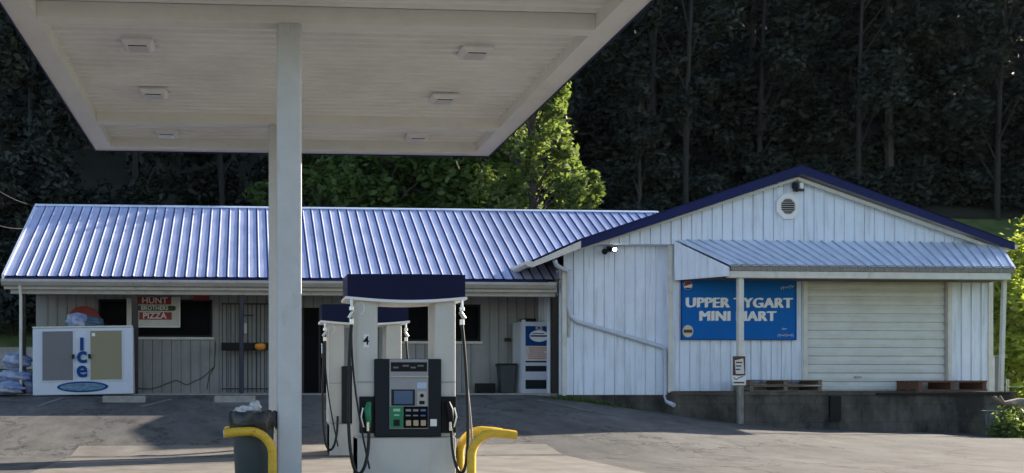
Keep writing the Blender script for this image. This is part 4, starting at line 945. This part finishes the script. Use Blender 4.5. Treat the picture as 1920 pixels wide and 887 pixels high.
for k in range(20):
    xx = 11+k*1.8+rg.uniform(-.6, .6); yy = rg.uniform(53, 55); hh_ = rg.uniform(3, 6)
    Vs.append(leaves([(xx+rg.uniform(-1.4, 1.4), yy+rg.uniform(-.8, .8), H(xx, yy)+hh_*rg.uniform(.05, .95)) for _ in range(14)], [rg.uniform(.6, 1.1) for _ in range(14)], 150, .18, int(rg.random()*1e6)))
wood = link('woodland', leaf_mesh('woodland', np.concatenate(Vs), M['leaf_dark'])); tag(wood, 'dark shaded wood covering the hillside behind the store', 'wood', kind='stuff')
TB.build('trunks', M['bark'], wood)
# sunlit hedge mass at the right
sh = ['tall sunlit bush beyond the right corner of the dock', 'sunlit bush farther back at the right edge of the view', 'bright bush behind the wire fence at the far right', 'low bright bush close behind the right dock post']
for i, (xx, yy, h, cr) in enumerate(((24.0, 30, 4.6, 2.0), (26.5, 32, 5.0, 2.2), (28.2, 33.5, 5.2, 2.3), (22.6, 29.0, 3.4, 1.5))):
    make_tree('leafy_bush', (xx, yy, H(xx, yy)), h, cr, 80+i, 150, .11, M['leaf_bush'], M['bark'], sh[i], 'bush', 'sunlit bushes at the right', base=.02, nclump=34, tr=.06)
cs_ = ['low pale leafed plant at the foot of the steel tub', 'leafy plant at the right bottom corner beside the lot', 'small green plant between the tub and the lot edge']
for i, (u, yy, h, cr) in enumerate(((1899, 20.4, .34, .2), (1916, 20.5, .6, .26), (1884, 20.2, .2, .16))):
    xx = X(u, yy); make_tree('corner_plant', (xx, yy, H(xx, yy)-.03), h, cr, 90+i, 90, .045, M['leaf_lit'], M['bark'], cs_[i], 'plant', 'plants at the lot corner', base=.02, nclump=10, tr=.015)
# grass blades (right verge + field strip)
def blades(name, pts, hgt, seed, label, gm='grassblade'):
    rg = np.random.default_rng(seed); n = len(pts); p = np.array(pts); a = rg.random(n)*6.28; wv = np.stack([np.cos(a), np.sin(a), np.zeros(n)], 1)*.012
    ln = np.stack([rg.normal(size=n)*.35, rg.normal(size=n)*.35, np.ones(n)], 1)*(hgt*(.5+rg.random(n)))[:, None]
    V = np.stack([p-wv, p+wv, p+ln+wv*.2, p+ln-wv*.2], 1).reshape(-1, 3); o = link(name, leaf_mesh(name, V, M[gm])); tag(o, label, 'grass', kind='stuff')
rn = random.Random(5); pts = []
while len(pts) < 26000:
    x, y = rn.uniform(15.9, 27), rn.uniform(18.4, 31)
    if x < 15.75+(y-19.5)*.3 or x > .9*y or (x < 17.3 and y > 21.5): continue
    pts.append((x, y, H(x, y)-.03))
blades('grass', pts, .13, 1, 'sunlit grass verge and field right of the lot')
pts = [(x, y, H(x, y)-.01) for x, y in ((rn.gauss(7.6, .45), 22.62+abs(rn.gauss(0, .12))*-1) for _ in range(420)) if 6.6 < x < 9.3]
blades('weeds', pts, .09, 2, 'scruffy weeds along the foot of the white wall', 'leaf_mid')

# ------------------------------------------------------------------ air
hz_ = MB(); hz_.box(-95, 150, -45, 140, -1.2, 140)
m, t, b_ = new_mat('haze_air'); t.nodes.remove(b_); pv = t.nodes.new('ShaderNodeVolumePrincipled')
pv.inputs['Color'].default_value = (.7, .85, 1, 1); pv.inputs['Density'].default_value = .000035; pv.inputs['Anisotropy'].default_value = .2
t.links.new(pv.outputs[0], t.nodes['Material Output'].inputs['Volume'])
tag(hz_.build('haze', m), kind='stuff')
